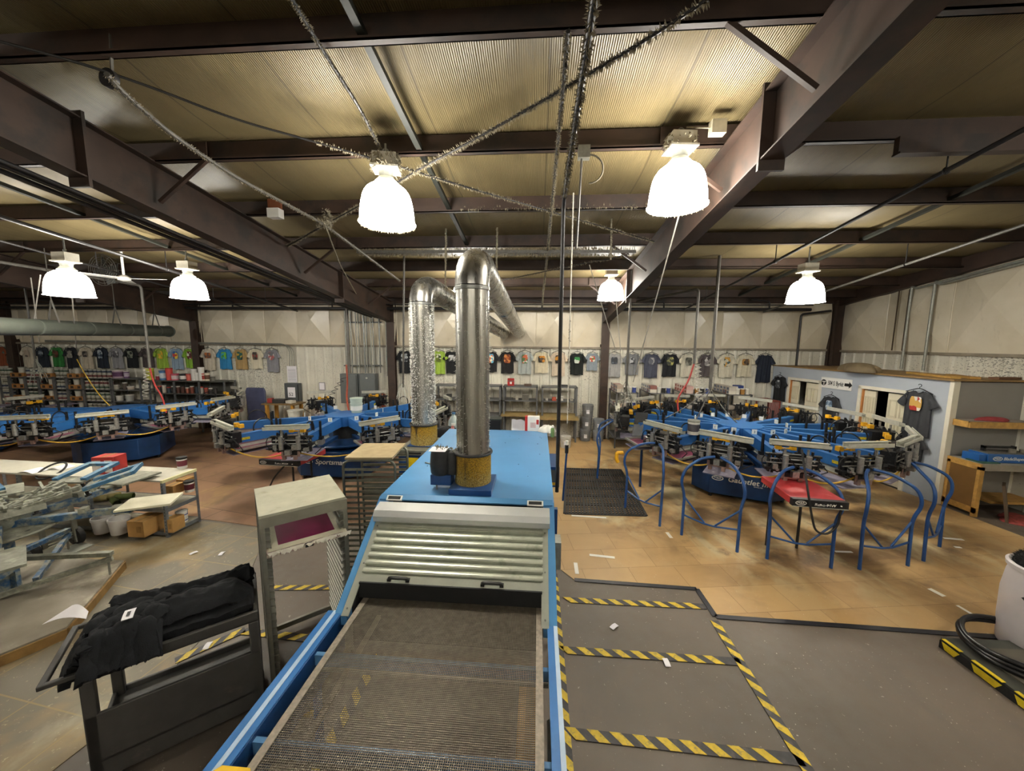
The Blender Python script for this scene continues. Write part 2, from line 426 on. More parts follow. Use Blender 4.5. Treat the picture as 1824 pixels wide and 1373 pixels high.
tag(obj('floor_cardboard',slab(rp,.0,.006),CARDF),'tan cardboard sheets taped over the floor under the press with the tall arched stands','floor covering')
n2=NT('brown_floor_paper'); w=n2.co('Object')
bk=n2.n.new('ShaderNodeTexBrick'); bk.offset=.4; bk.inputs['Scale'].default_value=1; bk.inputs['Mortar Size'].default_value=.005; bk.inputs['Brick Width'].default_value=1.9; bk.inputs['Row Height'].default_value=.9; bk.inputs['Mortar Smooth'].default_value=0
bk.inputs['Color1'].default_value=(*lin('#8d6d55'),1); bk.inputs['Color2'].default_value=(*lin('#80634c'),1); bk.inputs['Mortar'].default_value=(*lin('#3a281a'),1)
n2.L(n2.co('Object',None,(0,0,.2)),bk.inputs['Vector'])
col=n2.mix(n2.ramp(n2.noise(1.1,4,w,.6,.7),[(.5,0.0),(.68,.8)]),bk.outputs['Color'],'#5f4834')
col=n2.mix(n2.ramp(n2.noise(1.4,4,n2.co('Object',(1,.7,1)),.6),[(.57,0.0),(.72,.6)]),col,'#9c8352')
n2.color(col); PAPF=n2.set(.55)
lp=[(-4.3,5.2),(-2.6,5.4),(-1.9,5.9),(-1.9,11.2),(-20,11.2),(-20,5.4),(-9.1,5.4),(-5.4,5.36)]
tag(obj('floor_paper',slab(lp,.0,.006),PAPF),'brown kraft paper covering the floor under the presses behind the white-topped shelf table','floor covering')
n3=NT('sprayed_floor_board'); w=n3.co('Object')
bk=n3.n.new('ShaderNodeTexBrick'); bk.offset=.0; bk.inputs['Scale'].default_value=1; bk.inputs['Mortar Size'].default_value=.006; bk.inputs['Brick Width'].default_value=.62; bk.inputs['Row Height'].default_value=.62; bk.inputs['Mortar Smooth'].default_value=0
bk.inputs['Color1'].default_value=(*lin('#77705f'),1); bk.inputs['Color2'].default_value=(*lin('#6d6658'),1); bk.inputs['Mortar'].default_value=(*lin('#8d7d58'),1)
n3.L(n3.co('Object',None,(0,0,.12)),bk.inputs['Vector'])
col=n3.mix(n3.ramp(n3.noise(.8,4,w,.6,.5),[(.48,0.0),(.62,.85)]),bk.outputs['Color'],'#9b8459')
col=n3.mix(n3.ramp(n3.noise(1.2,5,n3.co('Object',(1,.8,1)),.65),[(.53,0.0),(.7,.8)]),col,'#a8a28c')
col=n3.mix(n3.ramp(n3.noise(22,4,w,.7),[(.62,0.0),(.7,.6)]),col,'#c2b894')
n3.color(col); SPRF=n3.set(.55)
sp_=[(-3.45,1.0),(-3.2,2.4),(-3.35,3.6),(-4.2,5.15),(-5.4,5.3),(-12,5.3),(-12,1.0)]
tag(obj('floor_board',slab(sp_,.0,.005),SPRF),'grey and tan overspray-stained floor boards around the old manual press','floor covering')
# black gaffer tape along the cardboard edge
TAPEB=M('#23242b',.45,0,.2,20)
mb=MB(); ed=[(.5,4.3),(1.96,4.25),(1.97,3.80),(4.99,3.74)]
for a,b in zip(ed,ed[1:]): mb.bar((*a,.008),(*b,.008),.06,.006)
tag(obj('edge_tape',mb,TAPEB),'black tape sealing the near edge of the tan cardboard floor','tape')
mb=MB().bar((-9.1,5.33,.008),(-4.25,5.17,.008),.03,.005)
# black and yellow hazard tape, geometry stripes
TY=M('#cdb02c',.55,0,.15,24,dirt='#8d8048',da=.42,ds=26); TK=M('#38373a',.55,0,.2,20,dirt='#57524d',da=.4,ds=14)
def hazard(p,q,label,w=.085,flip=1,st=.17):
    p,q=V((*p,.0)),V((*q,.0)); d=(q-p); L=d.length; d/=L; s=V((-d.y,d.x,0)); mb=MB()
    z=V((0,0,.009)); zz=V((0,0,.0095))
    mb.mat(1).bar(p+V((0,0,.004)),q+V((0,0,.004)),w,.008)
    mb.mat(0); k=0
    while k*st<L-.12:
        a=p+d*(k*st); sh=w*1.0*flip
        c=[a-s*w/2+zz,a+d*(st*.5)-s*w/2+zz,a+d*(st*.5+sh)+s*w/2+zz,a+d*sh+s*w/2+zz]
        c2=[v-V((0,0,.0035)) for v in c]
        mb.add(c+c2,[(0,1,2,3),(7,6,5,4),(0,4,5,1),(1,5,6,2),(2,6,7,3),(3,7,4,0)]); k+=1
    return tag(obj('hazard_tape',mb,[TY,TK]),label,'floor tape')
hazard((.42,3.93),(1.93,3.95),'black and yellow floor tape stripe nearest the cardboard floor',flip=-1)
hazard((.33,3.23),(1.93,3.23),'black and yellow floor tape stripe in the middle of the marked bays',flip=-1)
hazard((.33,2.47),(1.93,2.42),'black and yellow floor tape stripe closing the nearest marked bay',flip=-1)
hazard((1.93,3.74),(1.92,1.2),'long black and yellow floor tape along the open side of the marked bays',flip=1)
hazard((.25,4.4),(.25,.9),'long black and yellow floor tape running beside the conveyor rail',flip=1)
hazard((-3.2,3.84),(-1.75,3.98),'black and yellow floor tape seen through the front screen rack',flip=1)
hazard((-3.3,2.82),(-2.95,3.22),'short slanted piece of black and yellow floor tape behind the dark cart',flip=1)
hazard((-2.95,3.2),(-1.7,3.14),'black and yellow floor tape crossing behind the dark cart towards the rack',flip=1)
hazard((-1.45,3.05),(-1.55,.95),'black and yellow floor tape lying under the conveyor mesh',flip=1)
hazard((-2.5,2.53),(-1.62,2.46),'black and yellow floor tape under the near end of the conveyor',flip=1)
# scraps of white tape and paper on the floor
for i,(a,b,w,l) in enumerate([((1018,918),(1080,922),.05,'on the cardboard just before the black mat'),((1050,988),(1095,993),.05,'in the middle of the cardboard'),((1025,1002),(1028,1022),.05,'at the near corner of the cardboard'),((1188,948),(1196,958),.05,'between the first two arched stands'),((1680,958),(1716,961),.05,'beyond the last arched stand, longest of the far strips'),((1700,974),(1712,975),.04,'beyond the last arched stand, the shortest strip'),((1655,1048),(1682,1062),.06,'pair of strips before the white barrel'),((1705,1078),(1757,1109),.035,'long thin strip before the white barrel'),((1487,982),(1518,983),.04,'under the middle arched stands')]):
    p,q=at_z(*a,.008),at_z(*b,.008)
    tag(obj('tape_strip',MB().bar(p,q,w,.003),WHITE),'white tape strip '+l,'tape')
rnd=random.Random(3)
for i,(x,y) in enumerate([(1094,1116),(1187,1180),(345,985),(395,986),(370,1150),]):
    p=at_z(x,y,.009); a=rnd.random()*3
    tag(obj('paper_scrap',MB().sheet(lambda u,v,p=p,a=a:(p.x+cos(a)*(u-.5)*.09-sin(a)*(v-.5)*.05,p.y+sin(a)*(u-.5)*.09+cos(a)*(v-.5)*.05,.012+.008*sin(3*u)),4,3,.002),PAPER),'small white paper scrap lying on the floor '+['of the farther marked bay','just before the middle tape stripe','left of its twin before the rack','right of its twin before the rack','behind the dark cart','on bare concrete near the hose platform','on bare concrete before the hose platform'][i],'scrap')
# black drainage mat
mb=MB()
P=[V((.5,6.08,0)),V((1.9,6.12,0)),V((1.97,8.43,0)),V((.72,8.4,0))]
def q4(u,v): return P[0]*(1-u)*(1-v)+P[1]*u*(1-v)+P[2]*u*v+P[3]*(1-u)*v
for i in range(25):
    mb.bar(q4(i/24,0)+V((0,0,.014)),q4(i/24,1)+V((0,0,.014)),.026 if i%6 else .045,.016)
for j in range(37):
    mb.bar(q4(0,j/36)+V((0,0,.012)),q4(1,j/36)+V((0,0,.012)),.022 if j%6 else .05,.01)
tag(obj('rubber_mat',mb,RUBBER),'black slotted rubber mat on the cardboard beside the dryer','mat')
# ================================================================ HIGH-BAY LAMPS
EXPOSURE=1.68
GLOW=glow('lit_acrylic_shade','#fcf7ec',16.0)
def lamp(loc,label,drop,yaw=0,lint=0):
    t=thing('high_bay_lamp',label,'lamp',loc,yaw,'high-bay lamps')
    # acrylic bell: open below, ribbed
    prof=[]; R=.29; h=.43
    for i in range(11):
        a=i/10; prof.append((R*(.30+.70*sin(a*pi/2)**.8),h*.5-h*a if False else .22-h*a))
    prof=[(.10,.20),(.15,.195)]+[(.29*f,.19-.385*a) for a,f in ((.03,.60),(.1,.72),(.2,.81),(.32,.875),(.46,.92),(.62,.955),(.8,.98),(1,1.0))]
    inner=[(r-.008,z) for r,z in reversed(prof)]
    s=obj('shade',MB().lathe(prof+[(prof[-1][0]+.012,prof[-1][1]-.002)]+inner,n=28,cap=False),GLOW,t,label='glowing white bell shade')
    obj('reflector_neck',MB().lathe([(.10,.195),(.12,.23),(.075,.28),(.08,.33),(.12,.36)],n=16),ALU,t)
    hb=MB().bx(-.12,.12,-.1,.1,.36,.50); hb.bx(-.14,.14,-.12,.12,.35,.37); obj('ballast_housing',hb,M('#b9b4a4',.5,.1,.15,9),t)
    obj('hanger_hook',MB().tube([(0,0,.5),(0,0,.5+drop)],.012,6).tube(arc((0,0,.54),(1,0,0),(0,0,1),.03,0,2*pi,10),.007,5),STEEL,t)
    if lint:
        rr=random.Random(lint); mb=MB()
        for k in range(lint):
            a=rr.random()*2*pi; r=.292; p=V((r*cos(a),r*sin(a),-.195)); mb.add([p+V((.006,0,.004)),p+V((-.006,.004,.004)),p+V((0,-.008,0)),p+V((.01*rr.uniform(-1,1),0,-.008-.022*rr.random()))],[(0,1,3),(1,2,3),(2,0,3)])
        for k in range(lint):
            a=rr.random()*2*pi; r=.13; p=V((r*cos(a),r*sin(a),.36+.14*rr.random())); q=p+V((.04*cos(a),.04*sin(a),-.05*rr.random())); mb.add([p+V((0,0,.012)),p+V((.012,0,-.01)),p+V((0,.012,-.01)),q],[(0,1,3),(1,2,3),(2,0,3)])
        obj('lint_fringe',mb,LINT,t,label='grey lint fringe')['kind']='stuff'
    return t
lamp((-1.66,4.05,4.42),'glowing bell lamp with lint fringe hanging just before the front duct stack',.12,.2,240)
lamp((1.42,4.12,4.57),'glowing bell lamp with clean rim hanging beside the steel rafter, largest on that side',.02,.1,60)
lamp((-7.83,5.70,3.86),'glowing bell lamp before the far rafter, farther from the ceiling fan than its twin',.28)
lamp((-6.81,6.82,3.95),'glowing bell lamp between the ceiling fan and the bundle of conduits',.2)
lamp((1.64,8.72,4.14),'glowing bell lamp above the stacked grey pails',.1)
lamp((4.9,7.25,3.92),'glowing bell lamp above the big press with the arched stands',.3)
lamp((-1.75,8.72,4.14),'glowing bell lamp mostly hidden behind the two silver duct stacks',.1)
lamp((-14.5,5.5,3.95),'glowing bell lamp over the ink racks',.28)
lamp((-1.7,-3.8,5.4),'glowing bell lamp behind the viewer above the conveyor',.3)
lamp((1.5,-3.8,5.4),'glowing bell lamp behind the viewer above the marked bays',.3)
lamp((-7.2,1.2,4.6),'glowing bell lamp behind the viewer above the manual press',.3)
lamp((5.6,1.5,4.6),'glowing bell lamp behind the viewer above the hose platform',.3)
# ================================================================ CONVEYOR DRYER
X0,X1=-1.5,.17
def box_thing(name,label,cat,c,sx,sy,sz,rz,m,parts=()):
    t=thing(name,label,cat,c,rz); obj('carton',MB().bx(-sx/2,sx/2,-sy/2,sy/2,0,sz),m,t,bevel=.004)
    for nm,b,mm in parts: obj(nm,MB().bx(*b),mm,t)
    return t
SILV=M('#b9beb2',.3,.45,.06,10,dirt='#8f9683',da=.3,ds=9)
SLAT=M('#bdc2b4',.3,.5,.08,14,dirt='#7d8570',da=.34,ds=5)
DARK=M('#111315',.7,0,.2,8)
WIRE=M('#665e53',.5,.35,.25,25)
t=thing('conveyor_dryer','large blue conveyor dryer with rolled slat shutter and mesh belt running towards the viewer','dryer',(0,0,0))
# deck with small drill marks, body sides, chamfered left shoulder
mb=MB().bx(X0,X1,3.27,6.05,1.455,1.47); mb.bx(X0,X0+.015,3.27,6.05,.5,1.455); mb.bx(X1-.015,X1,3.27,6.05,.5,1.455); mb.bx(X0,X1,6.035,6.05,1.0,1.455)
obj('body_panel',mb,BLUE_L,t)
hs=[(3.27,1.47),(2.42,.90),(2.42,.83),(3.0,.78),(3.27,.5)]
for xa,xb in ((X0,X0+.10),(X1-.10,X1)): obj('hood_cheek',MB().prism(hs,'x',xa,xb),BLUE_L,t)
def sl(f,up=0.0): # point on the hood slope, lifted along its normal
    y=3.27-.85*f; z=1.47-.57*f; return y-up*.557,z+up*.83
def slope_box(mb,xa,xb,fa,fb,u0,u1):
    p=[sl(fa,u0),sl(fb,u0),sl(fb,u1),sl(fa,u1)]
    return mb.prism(p,'x',xa,xb)
for xa,xb in ((X0+.06,X0+.115),(X1-.115,X1-.06)):
    m=slope_box(MB(),xa,xb,.18,1.0,.0,.012); m2=MB()
    o=obj('guide_strip',m,SILV,t)
    for f in (.3,.62,.95): m2.tube([(( xa+xb)/2,)+sl(f,.010),((xa+xb)/2,)+sl(f,.016)],.007,8)
    obj('screw_heads',m2,STEEL,o)['kind']='stuff'
ob=slope_box(MB(),X0+.015,X1-.015,-.02,.035,-.01,.012); obj('top_fold',ob,BLUE_L,t)
for xa in (X0+.08,X1-.25):
    v=obj('vent_slot',slope_box(MB(),xa,xa+.15,-.005,.045,.0,.016),WHITE,t); obj('slot_opening',slope_box(MB(),xa+.015,xa+.135,.004,.036,.012,.018),DARK,v)
mb=MB(); p=[sl(.075,.0),sl(.23,.0),sl(.27,.03),sl(.25,.08),sl(.2,.10),sl(.085,.05)]; mb.prism(p,'x',X0+.045,X1-.045)
obj('shutter_box',mb,M('#c3c6c6',.34,.35,.03,6),t)
sh=MB(); prof=[]; N=8
for i in range(N):
    a=.2+(.70-.2)*i/N; b=.2+(.70-.2)*(i+1)/N
    for k in range(7):
        f=a+(b-a)*k/6; prof.append(sl(f,(.0,.012,.020,.025,.027,.026,.0)[k]))
prof2=[sl(.2+(.5)*i/10,-.012) for i in range(10,-1,-1)]
sh.prism(prof+prof2,'x',X0+.105,X1-.105); s=obj('roller_shutter',sh,SLAT,t,smooth=50)
bb=slope_box(MB(),X0+.10,X1-.10,.70,.765,-.01,.016); o=obj('bottom_bar',bb,SILV,t)
for xc in (-1.08,-.33):
    h=MB(); pts=[(xc-.075,)+sl(.735,.015),(xc-.07,)+sl(.735,.05),(xc+.07,)+sl(.735,.05),(xc+.075,)+sl(.735,.015)]
    h.tube(round_path(pts,.02,4),.0135,8); h.rbx(xc-.075,*sl(.735,.018),.03,.03,.02); h.rbx(xc+.075,*sl(.735,.018),.03,.03,.02); obj('handle',h,BLACK,o)
# dark chamber
mb=MB().bx(X0+.10,X1-.10,3.6,3.62,.5,1.45); [mb.prism([(2.5,.62),(3.6,.62),(3.6,1.4),(3.2,1.38),(2.5,.93)],'x',x,x+.01) for x in (X0+.10,X1-.11)]; mb.bx(X0+.1,X1-.1,2.55,3.6,.60,.61)
obj('heat_chamber',mb,DARK,t)
obj('baffle_strip',MB().bx(X0+.11,X1-.11,2.60,2.615,.922,1.05),DARK,t)
# mesh belt
bw=MB(); xa,xb=-1.34,.04; ya,yb=.45,3.55; zb=.91
k=126
for i in range(k+1):
    x=xa+(xb-xa)*i/k; bw.bx(x-.0017,x+.0017,ya,yb,zb-.002,zb+.001)
k=280
for j in range(k+1):
    y=ya+(yb-ya)*j/k; bw.bx(xa,xb,y-.0016,y+.0016,zb-.001,zb+.002)
b=obj('mesh_belt',bw,WIRE,t,label='open brown wire mesh belt',smooth=0)
e=MB()
for x in (xa,xb): e.bx(x-.022,x+.022,ya,yb,zb-.006,zb+.006)
obj('belt_edge',e,M('#857c70',.55,.25,.25,40),b)
g=MB().bx(-1.25,-1.22,ya,2.6,.755,.78); obj('return_guide',g,M('#8d8172',.5,.2,.2,9),t)
obj('return_belt_roller',MB().cyl((xa,.5,.84),(xb,.5,.84),.06,n=20),STEEL,t)
# infeed frame
RAILM=M('#2f6aa8',.35,0,.12,5)
for xs,lab in (((-1.565,-1.455),'rail'),((.098,.168),'rail')):
    m=MB(); m.bx(xs[0],xs[1],.4,2.46,.895,.91) ; inner=xs[1] if xs[0]<-1 else xs[0]; s=-1 if xs[0]<-1 else 1
    outer=xs[0] if xs[0]<-1 else xs[1]
    m.bx(min(outer,outer-s*.008),max(outer,outer-s*.008),.4,2.46,.74,.9)
    obj('side_rail',m,RAILM,t)
    obj('rail_cap',MB().bx(xs[0]+.045,xs[0]+.072,.4,2.46,.91,.913),M('#a9bfd6',.4,0,.1,8),t)
    if xs[0]<-1: obj('side_skirt',MB().bx(-1.455,-1.447,.4,2.46,.60,.905),BLUE_D,t)
    for y in (.75,2.25): obj('leg',MB().bx(outer-.03 if s>0 else outer,outer if s>0 else outer+.03,y-.03,y+.03,0,.74),BLUE,t)
for px,py,h in ((565,1160,.075),(470,1312,.085)):
    y=at_z(px,py,.88).y; obj('cross_bar',MB().bx(-1.46,.10,y-.03,y+.0,.88-h,.88),M('#4f7fae',.35,.1,.15,7),t)
for px,py in ((960,1215),(470,1345)):
    y=at_z(px,py,.78).y; obj('cross_rod',MB().cyl((-1.46,y,.76),(.1,y,.76),.014,n=10),STEEL,t)
ly=M('#e2b512',.45,0,.05,5)
p=at_z(412,1385,.93)
gy=MB().prism([(p.x-.11,p.y-.22),(p.x+.09,p.y-.22),(p.x+.09,p.y+.01),(p.x+.06,p.y+.04),(p.x-.08,p.y+.04),(p.x-.11,p.y+.01)],'z',.916,.936); obj('yellow_guard',gy,ly,t)
for xx in (-1.35,-.05):
    for y in (3.5,5.8): obj('leg',MB().bx(xx-.04,xx+.04,y-.04,y+.04,0,.62),BLUE_D,t)
obj('belly_pan',MB().bx(X0+.02,X1-.02,3.3,6.0,.5,.62),BLUE_D,t)
sb=obj('side_control_box',MB().bx(X1,X1+.14,4.75,5.35,1.02,1.30),BLUE_D,t); 
obj('control_face',MB().bx(X1+.02,X1+.12,4.742,4.75,1.1,1.26),GREYP,sb); obj('caution_label',MB().bx(X1+.04,X1+.10,4.738,4.743,1.05,1.09),YEL,sb)
sb2=obj('side_switch_box',MB().bx(X1,X1+.06,3.05,3.2,.95,1.2),ALU_D,t)
obj('side_post',MB().bx(X1+.005,X1+.035,3.28,3.33,0,1.4),BLUE_D,t)
rnd=random.Random(5); mb=MB()
for i in range(22):
    x,y=rnd.uniform(-1.4,.1),rnd.uniform(3.4,5.9); a=rnd.uniform(.004,.012); mb.lathe([(a,1.47),(a*.6,1.4745)],(x,y,0),7)
obj('deck_specks',mb,M('#2d4c74',.7,0,.2,9),t)['kind']='stuff'
obj('flexible_conduit',MB().tube(arc((.10,1.82,.62),(0,1,0),(0,0,1),.17,pi*.4,pi*1.5,16),.016,8),ALU_D,t)
box_thing('carton_box','brown carton standing on the floor under the mesh belt, beside the near rail','box',(-.02,2.05,0),.15,.6,.50,0,CARDB,(('tape_seam',(-.025,.025,-.301,.301,.499,.502),M('#8f6f3e',.4)),))
# ---------------------------------------------------------------- duct stacks
n=NT('galvanised_duct'); w=n.co('Object')
f=n.noise(5,4,n.co('Object',(3,3,.15)),.6)
n.color(n.ramp(f,[(.3,'#8a8984'),(.7,'#bdbcb6')])); n.bump(n.noise(34,4,w),.12,.004); GALV=n.set(n.ramp(f,[(.3,.22),(.7,.36)]),.9)
n=NT('yellow_lint_collar'); w=n.co('Object'); f=n.noise(55,4,w,.7); zf=n.sep(w)[2]
col=n.ramp(n.noise(8,4,n.co('Object',(1,1,.12)),.6),[(.36,'#191512'),(.44,'#b08a1c')])
lintm=n.ramp(n.math('SUBTRACT',n.math('ADD',f,n.math('MULTIPLY',n.math('SUBTRACT',.2,zf),2.0)),.05),[(.45,0.0),(.62,.9)])
col=n.mix(n.ramp(zf,[(.16,1.0),(.22,0.0)]),col,'#a5841f') if False else col
n.color(n.mix(n.ramp(n.noise(95,3,w,.6),[(.40,.75),(.56,0.0)]),n.mix(lintm,col,'#b09a58'),'#5a4718')); n.bump(f,.9,.02); n.set(.85); COLLAR=n.m
DL=M('#e9e8e2',.7,0,.08,30)
def stack(label,c,zb,ztop,r,coll,end,lint,seed,collar_r,base):
    t=thing('exhaust_duct',label,'duct',(c[0],c[1],zb)); rr=random.Random(seed)
    o=Vector((c[0],c[1],zb)); z1=ztop-zb
    obj('base_plate',MB().bx(*base),BLUE_D,t,bevel=.004)
    b=base[5]
    obj('collar',MB().lathe([(collar_r,b),(collar_r,b+coll),(r,b+coll)],n=32),COLLAR,t,label='yellow lint-covered collar')
    obj('clamp_ring',MB().lathe([(r,b+coll),(collar_r+.015,b+coll),(collar_r+.018,b+coll+.012),(collar_r+.012,b+coll+.022),(r,b+coll+.022)],n=32),BLACK,t)
    E=V(end)-o
    # vertical pipe + elbow + run to the wall
    top=V((0,0,z1-.30)); d=(E-V((0,0,z1-.14))); dh=d.normalized()
    obj('riser',MB().tube([(0,0,b+coll),(0,0,(z1+b)/2),top],r,28),GALV,t)
    obj('riser_seam',MB().lathe([(r,z1-.335),(r+.007,z1-.33),(r+.007,z1-.30),(r,z1-.295)],n=28,cap=False),STEEL,t)
    bend=[]
    p0=top; p1=V((0,0,z1-.02)); p2=p1+dh*.42
    for i in range(11):
        u=i/10; bend.append(p0*(1-u)**2+p1*2*u*(1-u)+p2*u*u)
    obj('elbow',MB().tube(bend,r*1.01,28,cap=False),GALV,t)
    obj('horizontal_run',MB().tube([p2,p2.lerp(E,.34),p2.lerp(E,.341),E],[r*1.02,r*1.02,r*1.07,r*1.07],28),GALV,t)
    lm=MB().lint([(0,0,b+coll),top],r,lint[0],.02,.2,rr,.0035+.0095*(zb<1.4)); lm.lint(bend,r,lint[1]*1.6,.008,-.6,rr); lm.lint([p2,p2.lerp(E,.35)],r,lint[2],.009,-.2,rr)
    obj('lint_tufts',lm,DL,t,label='pale lint tufts')['kind']='stuff'
    return t,E
stack('front silver exhaust duct stack rising from the dryer deck, the wider of the two',(-.65,3.6),1.47,3.78,.166,.30,at_y(925,593,11.1),(600,1700,150),3,.185,(-.20,.22,-.25,.2,0,.06))
stack('rear silver exhaust duct stack standing on the blue blower cabinet, thick with lint',(-1.77,5.5),1.36,3.83,.176,.30,at_y(897,592,11.1),(2300,1700,140),4,.205,(-.205,.205,-.205,.205,0,.012))
# seat of front stack: flange bolts
t=thing('blower_cabinet','dark blue blower cabinet with grey lid beside the dryer, under the rear duct stack','cabinet',(-1.78,5.5,0))
obj('cabinet_body',MB().bx(-.27,.26,-.36,.36,.03,1.28),BLUE_D,t,bevel=.004); obj('lid',MB().bx(-.29,.27,-.38,.38,1.28,1.355),M('#77776d',.45,.35,.2,9),t,bevel=.004)
obj('caution_label',MB().bx(-.12,.03,-.365,-.36,1.08,1.24),M('#e3c613',.5),t); obj('lid_slot',MB().bx(-.1,.08,-.385,-.38,1.305,1.325),DARK,t); obj('foot',MB().bx(-.25,.24,-.33,.33,0,.03),BLACK,t)
t=thing('blower_motor','black bag-wrapped blower motor beside the front duct collar','motor',(-.95,3.58,1.47))
mb=MB().lathe([(.085,.15),(.1,.17),(.108,.25),(.1,.36),(.09,.40)],(-.02,-.05,0),14); mb.lathe([(.07,.15),(.078,.2),(.075,.36),(.06,.38)],(.09,-.03,0),12); obj('motor_housing',mb,M('#26282a',.55,0,.3,14,bump=.6,bs=20),t)
obj('gear_block',MB().bx(-.11,.10,-.12,.06,.05,.155),BLUE_D,t,bevel=.006); obj('foot_bolt',MB().cyl((-.05,-.1,0),(-.05,-.1,.06),.009,n=8),STEEL,t)
obj('notice',MB().bx(-.12,.05,-.14,.02,.402,.406),PAPER,t,label='white printed notice'); 
lm=MB().lint([(-.08,-.05,.39),(.17,-.02,.36)],.04,700,.02,.3,random.Random(4)); obj('lint_tufts',lm,LINT,t)['kind']='stuff'
t=thing('cable_lead','grey cable lead lying on the blue dryer deck behind the wrapped motor','cable',(0,0,0))
obj('lead',MB().tube(round_path([(-1.36,4.25,1.478),(-1.25,4.2,1.478),(-1.1,4.25,1.478),(-1.0,4.15,1.478)],.08),.009,6),ALU_D,t)
obj('plug',MB().cyl((-1.03,4.17,1.485),(-.97,4.13,1.485),.015,n=8),M('#c9622c',.5),t)
# ---------------------------------------------------------------- things on and behind the far end of the deck
p=at_z(948,768,1.47)
box_thing('carton_box','white carton with red side standing at the far end of the dryer deck','box',(p.x,p.y+.05,1.47),.24,.1,.25,-.05,WHITE,(('red_panel',(-.122,-.078,-.052,.05,.001,.251),RED),('drawing',(-.03,.06,-.0525,-.05,.06,.15),M('#c9b0ae',.6)),('red_print',(.07,.11,-.0525,-.05,.12,.2),RED)))
rc=random.Random(2)
def lump(name,label,cat,c,rx,ry,h,m,seed,nu=28,nv=10,amp=.25,fold=7):
    r=random.Random(seed); ph=[r.uniform(0,6) for _ in range(6)]
    def fn(u,v):
        a=2*pi*u; q=v
        rad=(1-q**2.2)*(1+amp*.5*sin(fold*a/2+ph[0])+amp*.35*sin(fold*a+ph[1]+3*q))
        z=h*(1-(1-q)**1.8)*(1+amp*.3*sin(5*a+ph[2])*(1-q))+.002
        z+=h*amp*.25*sin(9*a+ph[3]+7*q)*q*(1-q)*2
        return (c[0]+rx*rad*cos(a),c[1]+ry*rad*sin(a),c[2]+z)
    o=obj(name,MB().grid(fn,nu,nv).add([fn(k/nu,0) for k in range(nu)],[tuple(range(nu))]),m,smooth=80); return tag(o,label,cat)
p=at_z(975,768,1.47); lump('white_cloth','crumpled white cloth on the far end of the dryer deck','cloth',(p.x,p.y,1.47),.14,.15,.1,M('#dcd9d2',.8),3)
p=at_z(984,778,1.47); t=thing('spray_can','small spray can with white cap at the deck edge','can',(p.x,p.y,1.47)); obj('can',MB().lathe([(.028,0),(.03,.005),(.03,.13),(.02,.15)],n=14),M('#7a9a62',.4,.2),t); obj('cap',MB().lathe([(.02,.15),(.02,.18),(.016,.185)],n=12),WHITE,t)
# bench behind the dryer
t=thing('packing_bench','grey packing bench standing behind the far end of the dryer','bench',(-.75,6.75,0)); obj('worktop',MB().bx(-.95,.95,-.35,.35,1.12,1.16),M('#6f716d',.5),t)
for sx in (-.9,.9):
    for sy in (-.3,.3): obj('leg',MB().bx(sx-.025,sx+.025,sy-.025,sy+.025,0,1.12),GREYP,t)
p=at_y(879,757,6.75); t=box_thing('black_bin','black plastic bin on the bench behind the dryer','bin',(p.x,6.75,1.16),.3,.25,.36,0,BLACK); obj('rim',MB().bx(-.16,.16,-.135,.135,.35,.375),M('#2f3532',.5),t)
for i,(px,py,a) in enumerate([(921,750,.4),(930,748,-.3)]):
    p=at_y(px,py,6.6)
    tag(obj('paper_sheet',MB().sheet(lambda u,v,p=p,a=a:(p.x+(u-.5)*.2,p.y+.03*sin(4*v+a),1.24+v*.3-.03*u+.02*sin(5*u+a)),5,5,.002),PAPER),'white paper sheet leaning on the black bin behind the dryer, the '+['nearer bent one','farther bent one'][i],'paper')
p=at_y(807,745,6.7)
t=thing('water_jug','clear plastic jug on the bench between the two duct stacks','jug',(p.x,6.75,1.16)); obj('jug',MB().lathe([(.09,0),(.1,.02),(.1,.3),(.06,.37),(.03,.4),(.03,.44)],n=18),M('#b5c4c2',.25),t); obj('cap',MB().lathe([(.035,.43),(.035,.46)],n=12),M('#4e7fae',.4),t)
def bottle(px,py,Y,z,label):
    p=at_y(px,py,Y); t=thing('spray_bottle',label,'bottle',(p.x,Y,z)); obj('bottle',MB().lathe([(.045,0),(.05,.02),(.05,.16),(.025,.22),(.02,.25)],n=14),M('#d98a86',.35),t); hd=MB().bx(-.02,.05,-.015,.015,.25,.29); obj('trigger_head',hd,WHITE,t)
bottle(806,752,6.55,1.16,'pink spray bottle beside the clear jug between the duct stacks')
lump('folded_shirts','heap of black shirts on the bench behind the dryer, beside the rear duct','clothes',(at_y(795,765,6.6).x,6.6,1.16),.22,.2,.22,M('#141518',.8,0,.3,20),8)
# ================================================================ LEFT FOREGROUND
from mathutils import noise as NZ
CARTG=M('#3b3a38',.55,0,.15,10,dirt='#565049',da=.32,ds=6)
# --- dark utility cart --------------------------------------------
A=radians(40.3)
cart=thing('utility_cart','dark grey plastic utility cart carrying black shirts at the near left','cart',(-2.64,2.345,0),A)
L,W=.46,.295
def tub(mb,z0,z1,th=.03,l=L,w=W,fl=.02):
    mb.bx(-l,l,-w,w,z0,z0+fl); mb.bx(-l,l,-w,-w+th,z0,z1); mb.bx(-l,l,w-th,w,z0,z1); mb.bx(-l,-l+th,-w+th,w-th,z0,z1); mb.bx(l-th,l,-w+th,w-th,z0,z1); return mb
obj('top_tray',tub(MB(),.825,.905),CARTG,cart,bevel=.006)
obj('lower_tub',MB().bx(-L,L,-W,W,.24,.27).bx(-L,L,-W,-W+.025,.12,.585).bx(-L,L,W-.025,W,.12,.31).bx(-L,-L+.025,-W+.025,W-.025,.12,.31).bx(L-.025,L,-W+.025,W-.025,.12,.31),CARTG,cart,bevel=.006)
